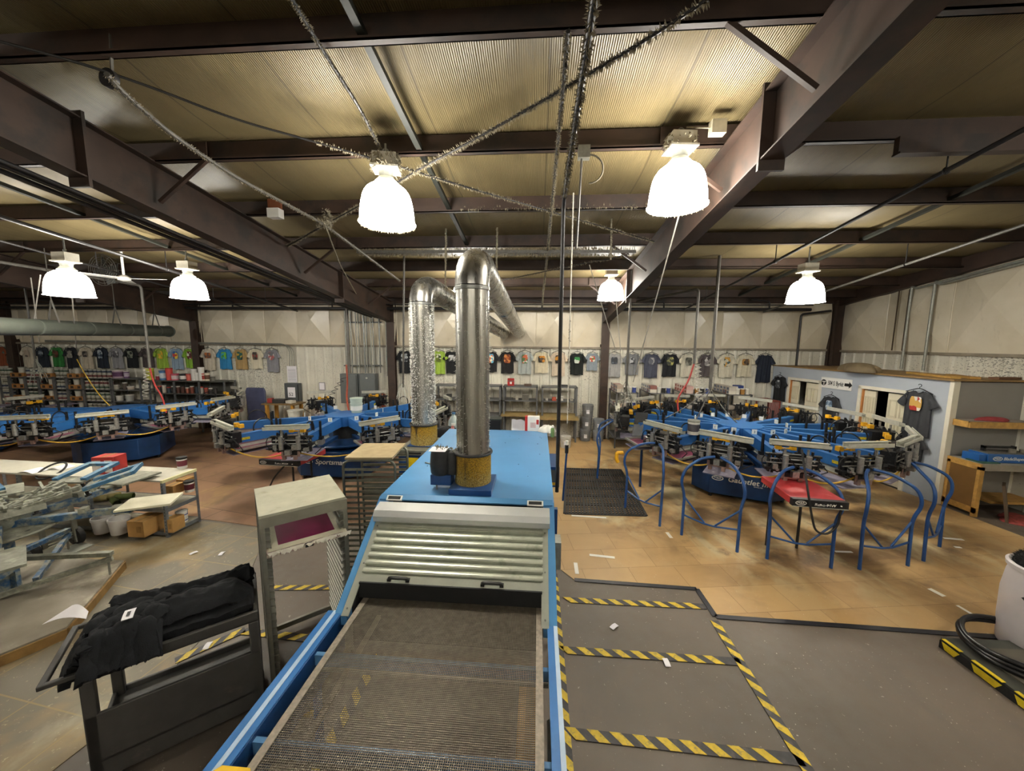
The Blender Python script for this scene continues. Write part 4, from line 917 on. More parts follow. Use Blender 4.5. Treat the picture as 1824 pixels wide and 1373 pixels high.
# ================================================================ AUTOMATIC CAROUSEL PRESSES
PB=M('#27609f',.4,0,.1,3); PBD=M('#123764',.36,0,.22,4); STB=M('#224c86',.35,0,.15,9)
PAL=M('#8a8597',.45,.15,.15,9,dirt='#c9c6cf',da=.34,ds=9); PALR=M('#93283c',.5,0,.2,9); HB=M('#1f2022',.4,.2,.4,30); HS=M('#9c9b98',.3,.6,.2,30); PLATE=M('#8f7670',.45,.3,.2,20)
BARM=M('#c9c9bd',.35,.35,.1,14)
def head_meshes():
    d={}
    d['arm']=MB().add([(.28,-.055,1.11),(.28,.055,1.11),(2.25,.05,1.15),(2.25,-.05,1.15),(.28,-.055,1.32),(.28,.055,1.32),(2.25,.05,1.30),(2.25,-.05,1.30)],[(0,1,2,3),(7,6,5,4),(0,4,5,1),(1,5,6,2),(2,6,7,3),(3,7,4,0)]).mesh('arm',PB)
    m=MB().bx(1.0,2.3,-.03,.03,1.055,1.11); m.bx(1.0,2.3,-.05,.05,1.05,1.06); d['rail']=m.mesh('rail',ALU)
    d['caut']=MB().bx(1.98,2.17,-.0545,.0545,1.19,1.235).mesh('caution_label',M('#c9b31f',.5,0,.3,40)); d['tag']=MB().bx(.82,.835,-.04,.04,1.325,1.41).mesh('number_tag',WHITE)
    m=MB()
    for y in (-.075,.075): m.cyl((1.45,y,1.14),(1.45,y,1.48),.022,n=10); m.bx(1.41,1.49,y-.04,y+.04,1.10,1.18)
    d['cyl']=m.mesh('air_cylinder',HB)
    d['cylbase']=MB().bx(1.38,1.52,-.12,.12,1.02,1.12).mesh('cylinder_mount',HS)
    d['hose']=MB().tube(arc((1.72,.0,1.36),(1,0,0),(0,0,1),.17,-.25,pi+.25,14),.012,6).mesh('air_hose',BLACK)
    m=MB().bx(2.14,2.34,-.13,.13,1.16,1.36); m.bx(2.30,2.36,-.30,.30,1.23,1.26); m.bx(2.30,2.36,-.34,.34,1.38,1.41); m.bx(2.16,2.30,-.05,.05,1.04,1.18); m.bx(2.28,2.42,-.11,.11,1.10,1.18); m.bx(2.24,2.42,-.26,.26,1.165,1.185)
    for y in (-.24,.24,-.1): m.cyl((2.32,y,1.12),(2.32,y,1.46),.018,n=8)
    for y in (-.30,-.19,.21,.30): m.bx(2.31,2.37,y-.013,y+.013,1.14,1.40)
    for y in (-.25,-.13,.02,.16,.26): m.ell((2.37,y,1.19+.04*sin(y*40)),.03,.022,.035,8,6)
    m.bx(2.30,2.40,-.36,-.28,1.18,1.22); m.bx(2.30,2.40,.28,.36,1.26,1.30); m.bar((2.36,-.33,1.2),(2.33,-.1,1.44),.02,.02); m.bar((2.36,.33,1.2),(2.33,.12,1.44),.02,.02)
    d['head']=m.mesh('print_head',HB)
    m=MB().bx(2.36,2.45,-.36,.36,1.505,1.515); m.bx(2.36,2.37,-.36,.36,1.505,1.575); m.bx(2.44,2.45,-.36,.36,1.505,1.56); m.bx(2.355,2.40,-.36,.36,1.57,1.58)
    d['bar']=m.mesh('squeegee_bar',BARM)
    m=MB()
    for y in (-.13,.15): m.cyl((2.44,y,1.20),(2.44,y,1.42),.036,n=12); m.cyl((2.40,y,1.42),(2.40,y,1.51),.018,n=8)
    m.bx(2.42,2.50,-.05,.03,1.12,1.20); m.bx(2.42,2.47,.05,.13,1.20,1.28); m.bx(2.39,2.43,-.27,-.21,1.20,1.27); m.bx(2.38,2.43,.22,.29,1.16,1.22); m.cyl((2.36,-.3,1.34),(2.36,.32,1.34),.012,n=8); m.cyl((2.38,-.34,1.285),(2.38,.34,1.285),.009,n=8)
    for y in (-.22,.05,.24): m.cyl((2.41,y,1.20),(2.45,y,1.20),.02,n=10)
    d['motor']=m.mesh('carriage_motor',HS)
    m=MB()
    for y in (-.11,.08): m.bx(2.08,2.15,y-.035,y+.035,1.42,1.49)
    m.bx(2.12,2.14,-.11,.09,1.43,1.45); d['yel']=m.mesh('connector',YEL)
    m=MB().bx(2.22,2.40,-.05,.05,1.08,1.12); m.bx(2.40,2.41,-.15,.15,1.07,1.16); m.bx(2.38,2.43,-.13,-.08,1.02,1.09); m.bx(2.38,2.43,.05,.10,1.02,1.09)
    d['plate']=m.mesh('face_plate',PLATE)
    m=MB()
    m.tube(sag((2.4,.25,1.40),(2.30,.45,1.18),.0,4)+[V((2.2,.30,1.05))],.008,5); m.tube(arc((2.38,-.28,1.30),(0,1,0),(0,0,1),.12,.2,2*pi-.6,10),.007,5); m.tube(sag((2.45,-.1,1.4),(2.45,.2,1.35),.12),.007,5); m.tube(sag((2.2,-.2,1.45),(2.46,-.3,1.25),.05),.008,5)
    d['wires']=m.mesh('wiring',BLACK)
    m=MB(); m.bx(1.60,2.32,-.215,.215,.915,.93); d['pallet']=m.mesh('pallet',PAL)
    m=MB().bx(.55,1.7,-.035,.035,.84,.90); m.bx(1.45,2.1,-.09,.09,.895,.915); d['parm']=m.mesh('pallet_arm',PBD)
    m=MB(); w,a,b,z0,z1=.30,1.58,2.30,1.0,1.035
    m.bx(a,b,-w,-w+.035,z0,z1); m.bx(a,b,w-.035,w,z0,z1); m.bx(a,a+.035,-w+.035,w-.035,z0,z1); m.bx(b-.035,b,-w+.035,w-.035,z0,z1); d['screen']=m.mesh('screen_frame',ALU_D)
    d['smesh']=MB().bx(1.6,2.28,-.28,.28,1.0,1.004).mesh('screen_mesh',M('#7d3550',.4,0,.3,8))
    m=MB(); 
    for s in (-1,1):
        m.tube(round_path([(s*.37,.02,.0),(s*.37,.0,.66),(s*.42,.06,.88),(s*.37,.02,1.08),(s*.20,-.18,1.22),(s*.04,-.28,1.25)],.16,5),.021,10)
        m.tube([(s*.37,0,.62),(s*.07,.02,.30)],.014,8)
        m.tube([(s*.37,0,.33),(s*.08,.03,.29)],.014,8)
    m.tube([(-.08,.03,.29),(.08,.03,.29)],.014,8)
    d['stand']=m.mesh('arched_stand',STB)
    m=MB()
    for s in (-1,1): m.cyl((s*.37,.02,-.0),(s*.37,.02,.05),.012,n=8)
    d['foot']=m.mesh('stand_foot',STEEL)
    return d
HM=head_meshes()
_E=MB().lathe([(.06,0),(.06,.004)],n=24)
def emblem(parent,mtx,sc=1.0):
    e=MB(); N=28
    ring=[(.105*sc*cos(2*pi*k/N),.05*sc*sin(2*pi*k/N)) for k in range(N)]; inn=[(.088*sc*cos(2*pi*k/N),.036*sc*sin(2*pi*k/N)) for k in range(N)]
    vs=[(x,y,.003) for x,y in ring]+[(x,y,.003) for x,y in inn]; e.add(vs,[(k,(k+1)%N,N+(k+1)%N,N+k) for k in range(N)])
    o=obj('emblem',e,WHITE,parent); o.matrix_local=mtx; text(o,'M&R',.062*sc,Matrix.Translation((0,0,.002)),WHITE,'emblem_letters',.001,1.1); return o
def press(loc,label,n,a0,heads,stands,screens,face,word,half=.80,zb=.70,star='#2f79c9',drop=0.0,Rs=2.75,tilt=0,cables=(),seed=1,sub=None,tags=True,wsz=.135):
    rr=random.Random(seed)
    t=thing('carousel_press',label,'printing press',(loc[0],loc[1],0))
    c=.30; hx=half
    poly=[(hx,-hx+c),(hx,hx-c),(hx-c,hx),(-hx+c,hx),(-hx,hx-c),(-hx,-hx+c),(-hx+c,-hx),(hx-c,-hx)]
    fa=face; R2=Matrix.Rotation(fa,4,'Z')
    pw=[(R2@V((x,y,0))) for x,y in poly]
    bs=obj('base',MB().prism([(p.x,p.y) for p in pw],'z',.08,zb),PBD,t,bevel=.01)
    for p in pw[::2]: obj('foot',MB().cyl((p.x*.92,p.y*.92,0),(p.x*.92,p.y*.92,.085),.03,n=10),BLACK,t)
    if word:
        # lettering on the face whose normal points along fa
        nx=V((cos(fa),sin(fa),0)); tx=V((-sin(fa),cos(fa),0)); o=nx*(hx+.003)+V((0,0,.40))
        text(bs,word,wsz,frame_mtx(o+tx*.13,tx,(0,0,1)),WHITE,'lettering',.002,1.05,.18,.012)
        emblem(bs,frame_mtx(o-tx*.36+nx*.001,tx,(0,0,1)),.95)
        if sub: text(bs,sub,.03,frame_mtx(o+tx*.30-V((0,0,.07)),tx,(0,0,1)),WHITE,'small_lettering',.001)
    zz=-drop
    obj('index_table',MB().lathe([(.30,zb),(.34,zb+.05),(.86,zb+.07),(.88,zb+.10),(.86,zb+.12),(.30,zb+.13)],n=48),PBD,t)
    obj('column',MB().lathe([(.28,zb+.1),(.26,1.12),(.34,1.12),(.36,1.16)],n=32),HB,t)
    st=MB(); st.prism([(.44*cos(pi/8+k*pi/4),.44*sin(pi/8+k*pi/4)) for k in range(8)],'z',1.12-drop,1.335-drop); obj('hub',st,PB,t)
    for k in range(n):
        a=a0+k*2*pi/n
        def put(name,me,par,dz=0): 
            o=link(name,me,par); 
            if par is t: o.rotation_euler=(0,0,a); o.location=(0,0,dz)
            return o
        put('pallet_arm',HM['parm'],t); pl=put('pallet',HM['pallet'],t)
        if k in heads:
            dz=-drop+rr.uniform(-.015,.02)
            ar=put('arm',HM['arm'],t,-drop); put('rail',HM['rail'],ar); put('air_cylinder',HM['cyl'],ar); put('cylinder_mount',HM['cylbase'],ar); put('air_hose',HM['hose'],ar)
            if tags:
                put('number_tag',HM['tag'],ar); text(ar,str(k+1),.06,frame_mtx((.8365,0,1.365),(0,1,0),(0,0,1)),BLACK,'tag_number',.0005,1,0,.01)
                put('caution_label',HM['caut'],ar)
            hd=put('print_head',HM['head'],t,dz); b=put('squeegee_bar',HM['bar'],hd); b.location=(0,0,rr.uniform(-.02,.05)); b.rotation_euler=(rr.uniform(-.05,.05),0,0)
            put('carriage_motor',HM['motor'],hd); put('connector',HM['yel'],hd); put('face_plate',HM['plate'],hd); put('wiring',HM['wires'],hd)
        if k in screens:
            s=put('screen_frame',HM['screen'],t,0); put('screen_mesh',HM['smesh'],s)
        if k in stands:
            s=link('arched_stand',HM['stand'],t); s.location=(cos(a)*Rs,sin(a)*Rs,0); s.rotation_euler=(0,0,a-pi/2); link('stand_foot',HM['foot'],s)
    for k in cables:
        a=a0+k*2*pi/n; b=a0+(k+1)*2*pi/n
        m=MB().tube(sag((2.38*cos(a),2.38*sin(a),1.17-drop),(2.38*cos(b),2.38*sin(b),1.17-drop),.17,12),.012,6); obj('yellow_cable',m,CABLEY,t)
    return t
A1=radians(213.5); n1=16
P1=press((4.12,7.62),'big blue carousel press on the tan cardboard floor, ringed by tall arched tube stands',n1,A1,[k for k in range(16) if k!=15],[0,1,2,3,4,14],[0,5,15],radians(247),'Gauntlet III',half=.80,zb=.72,cables=range(0,13),seed=3,sub='REVOLVER')
st=P1  # yellow hook hung on the second stand
A2=radians(278)
P2=press((-4.45,8.05),'blue carousel press behind the two racks, with a red flash unit before its dark base',10,A2,[0,1,2,3,4,5,6,8,9],[],[9,8,1],radians(268),'Sportsman',half=.86,zb=.62,drop=.06,cables=(8,9,0),seed=5,wsz=.15)
A3=radians(315)
P3=press((-10.35,8.3),'dark blue carousel press behind the long shelf table, its arms reaching over the brown paper',14,A3,[0,1,2,3,4,9,10,11,12,13],[],[12,13,1],radians(300),None,half=.78,zb=.58,drop=.06,cables=(12,13,0),seed=7,tags=False)
P4=press((-15.1,8.2),'dark blue carousel press furthest from the dryer, cut off before the ink racks',8,radians(170),[0],[],[],radians(310),None,half=1.0,zb=.62,drop=.06,seed=9,tags=False)
# control panel of the big press
cp=thing('control_pendant','blue control box with grey screen and black tablet beside the arched-stand press','control box',(2.05,7.35,0))
obj('post',MB().cyl((.1,.1,0),(.1,.1,1.2),.025,n=10),PBD,cp); obj('box',MB().obx((.08,.0,1.27),(.13,.03,0),(-.02,.09,0),(.02,0,.12)),PB,cp); obj('screen',MB().obx((-.06,-.12,1.25),(.095,.0,0),(0,.012,0),(.02,.02,.11)),M('#6f7276',.25,.1,.1,9),cp); obj('tablet',MB().obx((.02,-.02,1.46),(.11,-.03,0),(.0,.012,0),(.02,.02,.12)),BLACK,cp)
cp2=thing('control_pendant','blue control box with lit tablet screen standing behind the rear duct stack','control box',(-2.25,7.2,0))
obj('post',MB().cyl((.05,.1,0),(.05,.1,1.2),.025,n=10),PBD,cp2); obj('box',MB().obx((-.05,.05,1.25),(.10,.0,0),(0,.05,0),(0,0,.12)),PB,cp2); obj('screen',MB().obx((.0,-.015,1.27),(.06,.0,0),(0,.008,0),(0,.01,.07)),glow('lit_tablet_screen','#9fc4e6',.6),cp2); obj('tablet',MB().obx((-.08,.1,1.52),(.13,.0,0),(.0,.012,0),(.01,.02,.12)),BLACK,cp2)
# red flash cure units
def flash(loc,rz,w,d,z,label,legs,title):
    t=thing('flash_cure_unit',label,'flash dryer',(loc[0],loc[1],0),rz)
    b=obj('red_hood',MB().bx(-w/2,w/2,.03,d,z-.09,z),M('#b53a3d',.42,0,.1,4,dirt='#c98a86',da=.3,ds=7),t,bevel=.008)
    f=obj('control_face',MB().bx(-w/2,w/2,-.03,.04,z-.095,z-.0),M('#202124',.4,0,.15,12),t,bevel=.004)
    text(f,title,.05,frame_mtx((.05,-.033,z-.055),(1,0,0),(0,0,1)),WHITE,'lettering',.001,1.1,.1); emblem(f,frame_mtx((-w/2+.09,-.033,z-.045),(1,0,0),(0,0,1)),.6)
    obj('silver_trim',MB().bx(-w/2,w/2,-.034,-.03,z-.097,z-.088),ALU,f); k=MB()
    for x in (.5,.62,.74,.86): k.cyl((w*(x-.5),-.03,z-.05),(w*(x-.5),-.042,z-.05),.008,n=8)
    obj('switches',k,WHITE,f)
    for x,y in legs: obj('leg',MB().tube([(x,y,0),(x,y,z-.09)],.018,8),BLACK,t)
    return t
p=at_y(1462,897,4.62)
f1=flash((p.x-.02,4.62),radians(-6),.62,.78,p.z+.05,'red flash cure unit poking out between the arched stands',[(-.2,.7),(.2,.7)],'Reno-MW')
p=at_y(498,824,5.9)
f2=flash((p.x,5.9),radians(-4),.76,.72,p.z+.05,'red flash cure unit with black front, before the press behind the racks',[(.1,.66),(-.3,.66)],'Reno-MW')
tag(obj('power_cable',MB().tube(round_path([at_y(553,755,6.3),at_y(520,815,5.86),at_y(488,850,5.95),at_z(478,872,.02)],.2,6),.014,7),RUBBER),'black cable dropping to the floor across the red flash unit behind the racks','cable')
tag(obj('power_cable',MB().tube(round_path([at_y(1428,800,4.9),at_y(1440,880,4.58),at_y(1446,920,4.58),at_y(1452,946,4.58),at_y(1472,953,4.58),at_y(1492,938,4.58),at_y(1499,905,4.6)],.12,5),.013,7),RUBBER),'black cable looping below the red flash unit among the arched stands','cable')
hk=MB().tube(round_path([at_y(1110,806,5.95),at_y(1099,806,5.95),at_y(1098,818,5.95),at_y(1101,823,5.95)],.03,4),.03,8); tag(obj('padded_hook',hk,YEL),'yellow padded hook on the arched stand nearest the black mat','hook')
# loose things standing on the presses
t=tub_pot(at_z(1243,778,1.34)+V((0,.2,0)),'white ink tub standing at the hub of the arched-stand press',lid=ALU_D,lab='#4b4a52',r=.10,h=.24)
t=thing('plastic_pail','pale green pails nested together on the hub of the press behind the racks','pail',at_z(626,738,1.275)+V((0,.25,0))); obj('pail',MB().lathe([(.11,0),(.115,.01),(.135,.2),(.14,.2),(.14,.225),(.128,.225),(.128,.23),(.138,.33),(.143,.33),(.143,.35),(.12,.35)],n=24),M('#b5c3b8',.4,0,.06,6),t); obj('paper_label',MB().lathe([(.1285,.06),(.1365,.17)],n=24,cap=False),WHITE,t)
# ================================================================ BACK WALL: SHIRTS, RACKS, PANELS
def shirt_mesh(name,m,w=.235,L=.66,seed=0):
    rr=random.Random(seed); ph=rr.uniform(0,6)
    mb=MB()
    def body(u,v):
        hw=w*(1-.16*max(0,1-v*5)) ; x=(2*u-1)*hw
        top=-.035*abs(2*u-1)*1.6-(.055*max(0,1-(abs(2*u-1)/.38)**2))
        z=top*(1-v)-L*v+.012*sin(3*u*pi+ph)*v
        y=-.03-.022*cos((2*u-1)*1.5)-.010*sin(u*17+ph)*v-.006*sin(u*31+ph+v*4)
        return (x,y,z)
    mb.sheet(body,18,14,-.03)
    for s in (-1,1):
        def sl(u,v,s=s):
            a=V((s*w*.78,-.03,-.055)); b=V((s*(w+.105),-.035,-.27+.02*sin(ph))); c=V((s*w*.97,-.03,-.20)); d=V((s*(w+.005),-.035,-.32))
            p=(a*(1-u)+c*u)*(1-v)+(b*(1-u)+d*u)*v; p.y-=.02*sin(pi*u)+.004*sin(9*v+ph); return p
        mb.sheet(sl,6,8,(-.025 if s>0 else .025))
    return mb.mesh(name,m,70)
def printm(cols,seed):
    n=NT('shirt_print'); v=n.n.new('ShaderNodeTexVoronoi'); v.inputs['Scale'].default_value=14; 
    mp=n.n.new('ShaderNodeMapping'); mp.inputs['Location'].default_value=(seed*1.7,seed*.9,seed*2.3); n.L(n.co(),mp.inputs[0]); n.L(mp.outputs[0],v.inputs['Vector'])
    s=n.sep(v.outputs['Color'])[0]; k=len(cols); r=n.ramp(s,[(i/k,c) for i,c in enumerate(cols)]); n.color(r)
    r.node.color_ramp.interpolation='CONSTANT'; return n.set(.7)
# px centre, colour, print colours, print kind, label
SH=[(4,'#8a4a2c',None,'rust-brown shirt, first in the wall row above the ink racks'),
(19,'#59665a',None,'grey-green shirt half hidden by the column, beside the rust-brown one'),
(53,'#c3baa8',('#8c7f78','#5c5350','#b0a090'),'cream shirt with a tall greyish print, between grey-green and black-blue shirts'),
(78,'#1c2430',('#5d6874','#2c3642','#8c949c'),'black-blue shirt with pale lettering, beside the kelly green one'),
(104,'#2f7c39',('#4a2e22','#2a5a2c','#6a3a28'),'kelly green shirt in the row above the ink racks'),
(129,'#1e2128',('#8a8880','#3a3a40','#a8a49a'),'black shirt with grey square print, next after the kelly green one'),
(156,'#beb4a2',('#4a443e','#7a7068','#2e2a28'),'beige shirt with dark square print above the ink racks'),
(183,'#182230',('#7b8894','#2c3a4c','#aab2b8'),'dark navy shirt with white circular lettering, after the beige one'),
(210,'#909094',('#2a2a2e','#606066','#d0d0d0'),'heather grey shirt with black wording, above the ink racks'),
(236,'#13171a',('#5c6258','#2a302c','#8a8e80'),'black shirt with sage print, just left of the air drop with red hose'),
(264,'#4d4444',('#6a5f5c','#3a3434'),'charcoal-brown shirt half behind the air drop with red hose'),
(289,'#8fae3c',('#d9a52a','#e0b83a','#8fae3c'),'lime shirt with round orange print'),
(316,'#8ea4b8',('#c9483a','#3a6aa8','#e8c84a'),'sky blue shirt with red and yellow print, between two lime shirts'),
(341,'#86b23a',('#8a2a2a','#e0e0d0','#5a2a28'),'lime shirt with maroon print, against the column'),
(373,'#c0b7a6',('#6a4a3a','#a8622e','#4a4440'),'ivory shirt with brown animal print, first beyond the column'),
(402,'#2a7fb2',('#6fb83a','#2a8f4a','#3a9fc0'),'bright blue shirt with green print'),
(430,'#a98c5c',('#2a5a50','#c8a030','#1e3a34'),'tan shirt with dark green and yellow square print'),
(457,'#cfc7b0',('#6a5a4a','#8a2e2a','#3a3430'),'cream shirt with brown figure print, after the tan one'),
(486,'#86868c',('#a85a5a','#6a6a70','#c8c0c0'),'grey shirt with faded red print, the last before the notices'),
(722,'#101317',('#7a8088','#2a2e34','#a8acb0'),'black shirt with white print beside the column by the rear duct'),
(782,'#97b642',('#3a4a2a','#d8d8c0','#6a7a2a'),'lime green shirt between the two duct stacks'),
(806,'#111215',('#c8c8c8','#3a3a3a'),'black shirt partly behind the front duct stack'),
(874,'#121214',('#c86a3a','#5aa0c0','#e0d8c0'),'black shirt with orange and blue car print just past the front duct stack'),
(904,'#151313',('#b5622c','#7a3a1e','#d0894a'),'black shirt with a large orange-brown print'),
(935,'#aab2b0',('#c86a4a','#5a7a4a','#e0e0d8'),'pale grey shirt with small colourful camper print'),
(965,'#dacfb2',('#2a2a26','#d08a2a','#5a4a3a'),'cream shirt with black and orange print, above the middle steel shelves'),
(995,'#d6c5ae',('#4a3a2e','#c8892e','#2e2a26'),'peach-cream shirt half behind the black pole'),
(1028,'#0f1614',('#3a8a4a','#c0c8c0','#6a2a2a'),'black shirt with green monster-like skull print past the black pole'),
(1055,'#828c94',('#b84a3a','#5a8a3a','#d8d0c0'),'blue-grey shirt with red and green print beside the column'),
(1094,'#9d9d9c',('#2e343e','#5a626c','#2a2e34'),'light grey shirt with dark square print, first past the column'),
(1126,'#77797c',('#2a2c30','#b0b2b4','#44464a'),'mid grey shirt with black badge print, behind the hanging pipe'),
(1160,'#464a5a',('#a8a8a8','#5a5e6a','#8a8c92'),'slate shirt with white lettering print'),
(1193,'#12161c',('#c0b86a','#3a3e34','#8a8a5a'),'black shirt with yellow badge print over the shelving units'),
(1226,'#cbc6b4',('#3a3a34','#8a8a80','#5a5a50'),'cream shirt with small black picture print, beside the red hose'),
(1260,'#50494a',('#c0bcb8','#3a3434','#8a8482'),'dark brown-grey shirt with white truck print'),
(1294,'#d0cab6',('#c8963a','#4a5a5a','#d0cab6'),'cream shirt with small gold and grey emblem'),
(1327,'#ccc5ae',('#3a2e24','#a87a3a','#5a4a3a'),'cream shirt with brown and gold print, second from the corner'),
(1362,'#182030',None,'plain navy shirt, longest of the row and nearest the office partition')]
HANG=MB().tube(round_path([(-.2,0,-.05),(0,0,.035),(.2,0,-.05)],.06,4),.008,6).tube([(0,0,.03)]+arc((0,0,.075),(1,0,0),(0,0,1),.025,-pi/2,pi*.9,8),.005,5).mesh('clothes_hanger',BLACK)
def shirt(loc,rz,colr,pc,label,L,seed,big=1.0,hl=None):
    t=thing('t_shirt',label,'shirt',loc,rz,'printed shirts hung on the wall'); t.scale=(big,)*3
    m=M(colr,.8,0,.1,12,bump=.3,bs=30)
    link('shirt_body',shirt_mesh('shirt_body',m,.198,L,seed),t); 
    cl=MB().tube([(x,-.058,-.052-.0+.0*x-.035*(1-(x/.075)**2)+.03) for x in [(-.075+.015*i) for i in range(11)]],.008,5); link('collar',cl.mesh('collar',m),t)
    if pc:
        rr=random.Random(seed); pw,phh=rr.uniform(.08,.115),rr.uniform(.09,.14); pm=MB()
        pm.sheet(lambda u,v:((2*u-1)*pw*(1-.25*abs(2*v-1)**3),-.064-.022*cos((2*u-1)*.6),-.24-phh+2*phh*(1-v)),8,8,-.004)
        link('print',pm.mesh('print',printm(pc,seed)),t)
    h=link('clothes_hanger',HANG); h.location=(loc[0],loc[1],loc[2]); h.location=V(loc)+Matrix.Rotation(rz,3,'Z')@V((0,-.045,0)); h.rotation_euler=(0,0,rz); h.scale=(big,)*3; tag(h,'black hanger holding the '+(hl or ' '.join(label.replace(',','').split()[:10])),'hanger','hangers on the wall')
    return t
rr=random.Random(21)
for i,(px,c,pc,lab) in enumerate(SH):
    x=at_y(px,625,YB-.05).x
    L=.84 if i==len(SH)-1 else rr.uniform(.66,.76)
    shirt((x,YB-.06,2.69-.02*(px>1000)),0,c,pc,lab,L,i+1,.82 if px in (19,1055) else 1.0)
# notices, breaker panels, conduits -----------------------------------------
def wallbox(name,label,cat,x0,y0,x1,y1,depth,m,Y=YB-.04):
    a=at_y(x0,y1,Y); b=at_y(x1,y0,Y); cx=(a.x+b.x)/2
    t=thing(name,label,cat,(cx,Y,a.z)); w=(b.x-a.x)/2; h=b.z-a.z
    o=obj('enclosure' if depth>.02 else 'sheet',MB().bx(-w,w,-depth,0,0,h),m,t,bevel=.006 if depth>.02 else 0)
    return t,w,h
t,w,h=wallbox('breaker_panel','dark grey breaker box with a white number card on the liner wall','electrical panel',514,682,537,713,.16,M('#55595c',.45,.2,.1,6)); obj('number_card',MB().bx(-w*.55,w*.5,-.165,-.161,h*.22,h*.78),PAPER,t); text(t,'52',.15,frame_mtx((-.02,-.167,h*.38),(1,0,0),(0,0,1)),BLACK,'number'); obj('door_edge',MB().bx(w*.86,w*.96,-.166,-.16,.03,h-.03),BLACK,t)
t,w,h=wallbox('notice_sheet','tall printed notice hung above the numbered breaker box','notice',513,652,528,681,.012,PAPER); m=MB()
for k in range(9): m.bx(-w*.8,w*.8,-.0135,-.012,h*(.1+.085*k),h*(.1+.085*k)+.012)
obj('print_lines',m,M('#8f8d94',.7),t)
t,w,h=wallbox('notice_sheet','small printed card with grey border between breaker box and large cabinets','notice',569,681,579,695,.014,M('#8b8b90',.6)); obj('card',MB().bx(-w*.8,w*.8,-.017,-.014,h*.1,h*.92),PAPER,t)
t,w,h=wallbox('electrical_cabinet','tall grey electrical cabinet partly hidden by the red hose','electrical panel',614,665,642,716,.22,M('#6a6f6f',.45,.2,.07,6)); obj('door_seam',MB().bx(w*.85,w*.9,-.224,-.22,.04,h-.04),BLACK,t)
t,w,h=wallbox('electrical_cabinet','grey electrical cabinet with round knob nearest the column','electrical panel',646,665,673,713,.22,M('#6a6f6f',.45,.2,.07,6)); obj('knob',MB().cyl((0,-.24,h*.85),(0,-.22,h*.85),.03,n=12),ALU,t); obj('door_seam',MB().bx(-w*.9,-w*.85,-.224,-.22,.04,h-.04),BLACK,t)
xs=[619,628,637,641,651,655,663,667,678,690]
for i,px in enumerate(xs):
    r=(.032,.02,.016,.02,.03,.016,.02,.016,.025,.022)[i]; Y=YB-.16
    a=at_y(px,664,Y); o=obj('conduit',MB().cyl((a.x,Y,a.z-(.1 if i in(0,9) else 0)),(a.x,Y,4.15),r,n=10),STEEL if i%3 else ALU_D); tag(o,'vertical metal conduit above the large grey cabinets, '+('first','second','third','fourth','fifth','sixth','seventh','eighth','ninth','tenth')[i]+' counted towards the column','conduit','conduits above the cabinets')
for y,nm in ((574,'upper'),(651,'lower')):
    a,b=at_y(613,y,YB-.12),at_y(680,y,YB-.12); tag(obj('strut_channel',MB().bar(a,b,.04,.04),GREYP),nm+' strut channel carrying the conduits above the cabinets','bracket')
for i,(px,py,n) in enumerate([(510,613,3)]):
    for k in range(3):
        pts=[at_y(80,606+1.2*k,YB-.10),at_y(506+3*k,612+k,YB-.10),at_y(516+4*k,624,YB-.10),at_y(516+4*k,652,YB-.10)]
        tag(obj('conduit',MB().tube(round_path(pts,.2,6),.012,6),ALU_D),'thin conduit along the wall trim bending down to the tall notice, '+('outer','middle','inner')[k]+' of three','conduit')
# red insulator stack beside column
t=thing('hose_stack','rusty red ribbed stack beside the large cabinets','stack',at_y(683,740,YB-.3)); m=MB()
for k in range(9): m.lathe([(.05,.09*k),(.12-.004*k,.09*k+.03),(.05,.09*k+.07)],n=14)
obj('ribs',m,M('#7a3a28',.6,0,.25,9),t)
# ink racks -------------------------------------------------------------------
RKM=M('#68696a',.5,.3,.15,10)
YF=10.75; YRb=11.25
levels=[.21,.58,.95,1.33,1.70]
bays=[(-1,17,'A'),(18,45,'B'),(45,69,'A'),(69,96,'B'),(96,119,'A'),(119,147,'B'),(147,197,'A')]
TUBS=[('#c9c5b8','#2b2f2e'),('#bdbbb0','#5a2e34'),('#d0ccc0','#3a5a3c')]
def tubmesh(r,h):
    return MB().lathe([(r*.93,0),(r,h*.9),(r*1.06,h*.9),(r*1.06,h),(r*.8,h)],n=10).mesh('tub',M('#c4c1b4',.5,0,.08,12))
tm=tubmesh(.07,.135); 
lidm=MB().lathe([(.075,.122),(.077,.14),(.05,.142)],n=10).mesh('lid',M('#8e9187',.5)); labm=[MB().lathe([(.0675,.03),(.0705,.10)],n=10,cap=False).mesh('paper_label',M(c,.6,0,.3,40)) for c in ('#6d6a5c','#4a5a4c','#6a3a38','#3c4656')]
cbm=MB().bx(-.12,.12,-.16,.16,0,.13).mesh('carton',M('#a9773d',.75,0,.12,7)); cbl=MB().bx(-.05,.05,-.162,-.16,.02,.10).mesh('print_panel',M('#3a2a1c',.7,0,.3,20))
ords=['bottom','second','third','fourth','top']
bn=['first','second','third','fourth','fifth','sixth','seventh']
rr=random.Random(31)
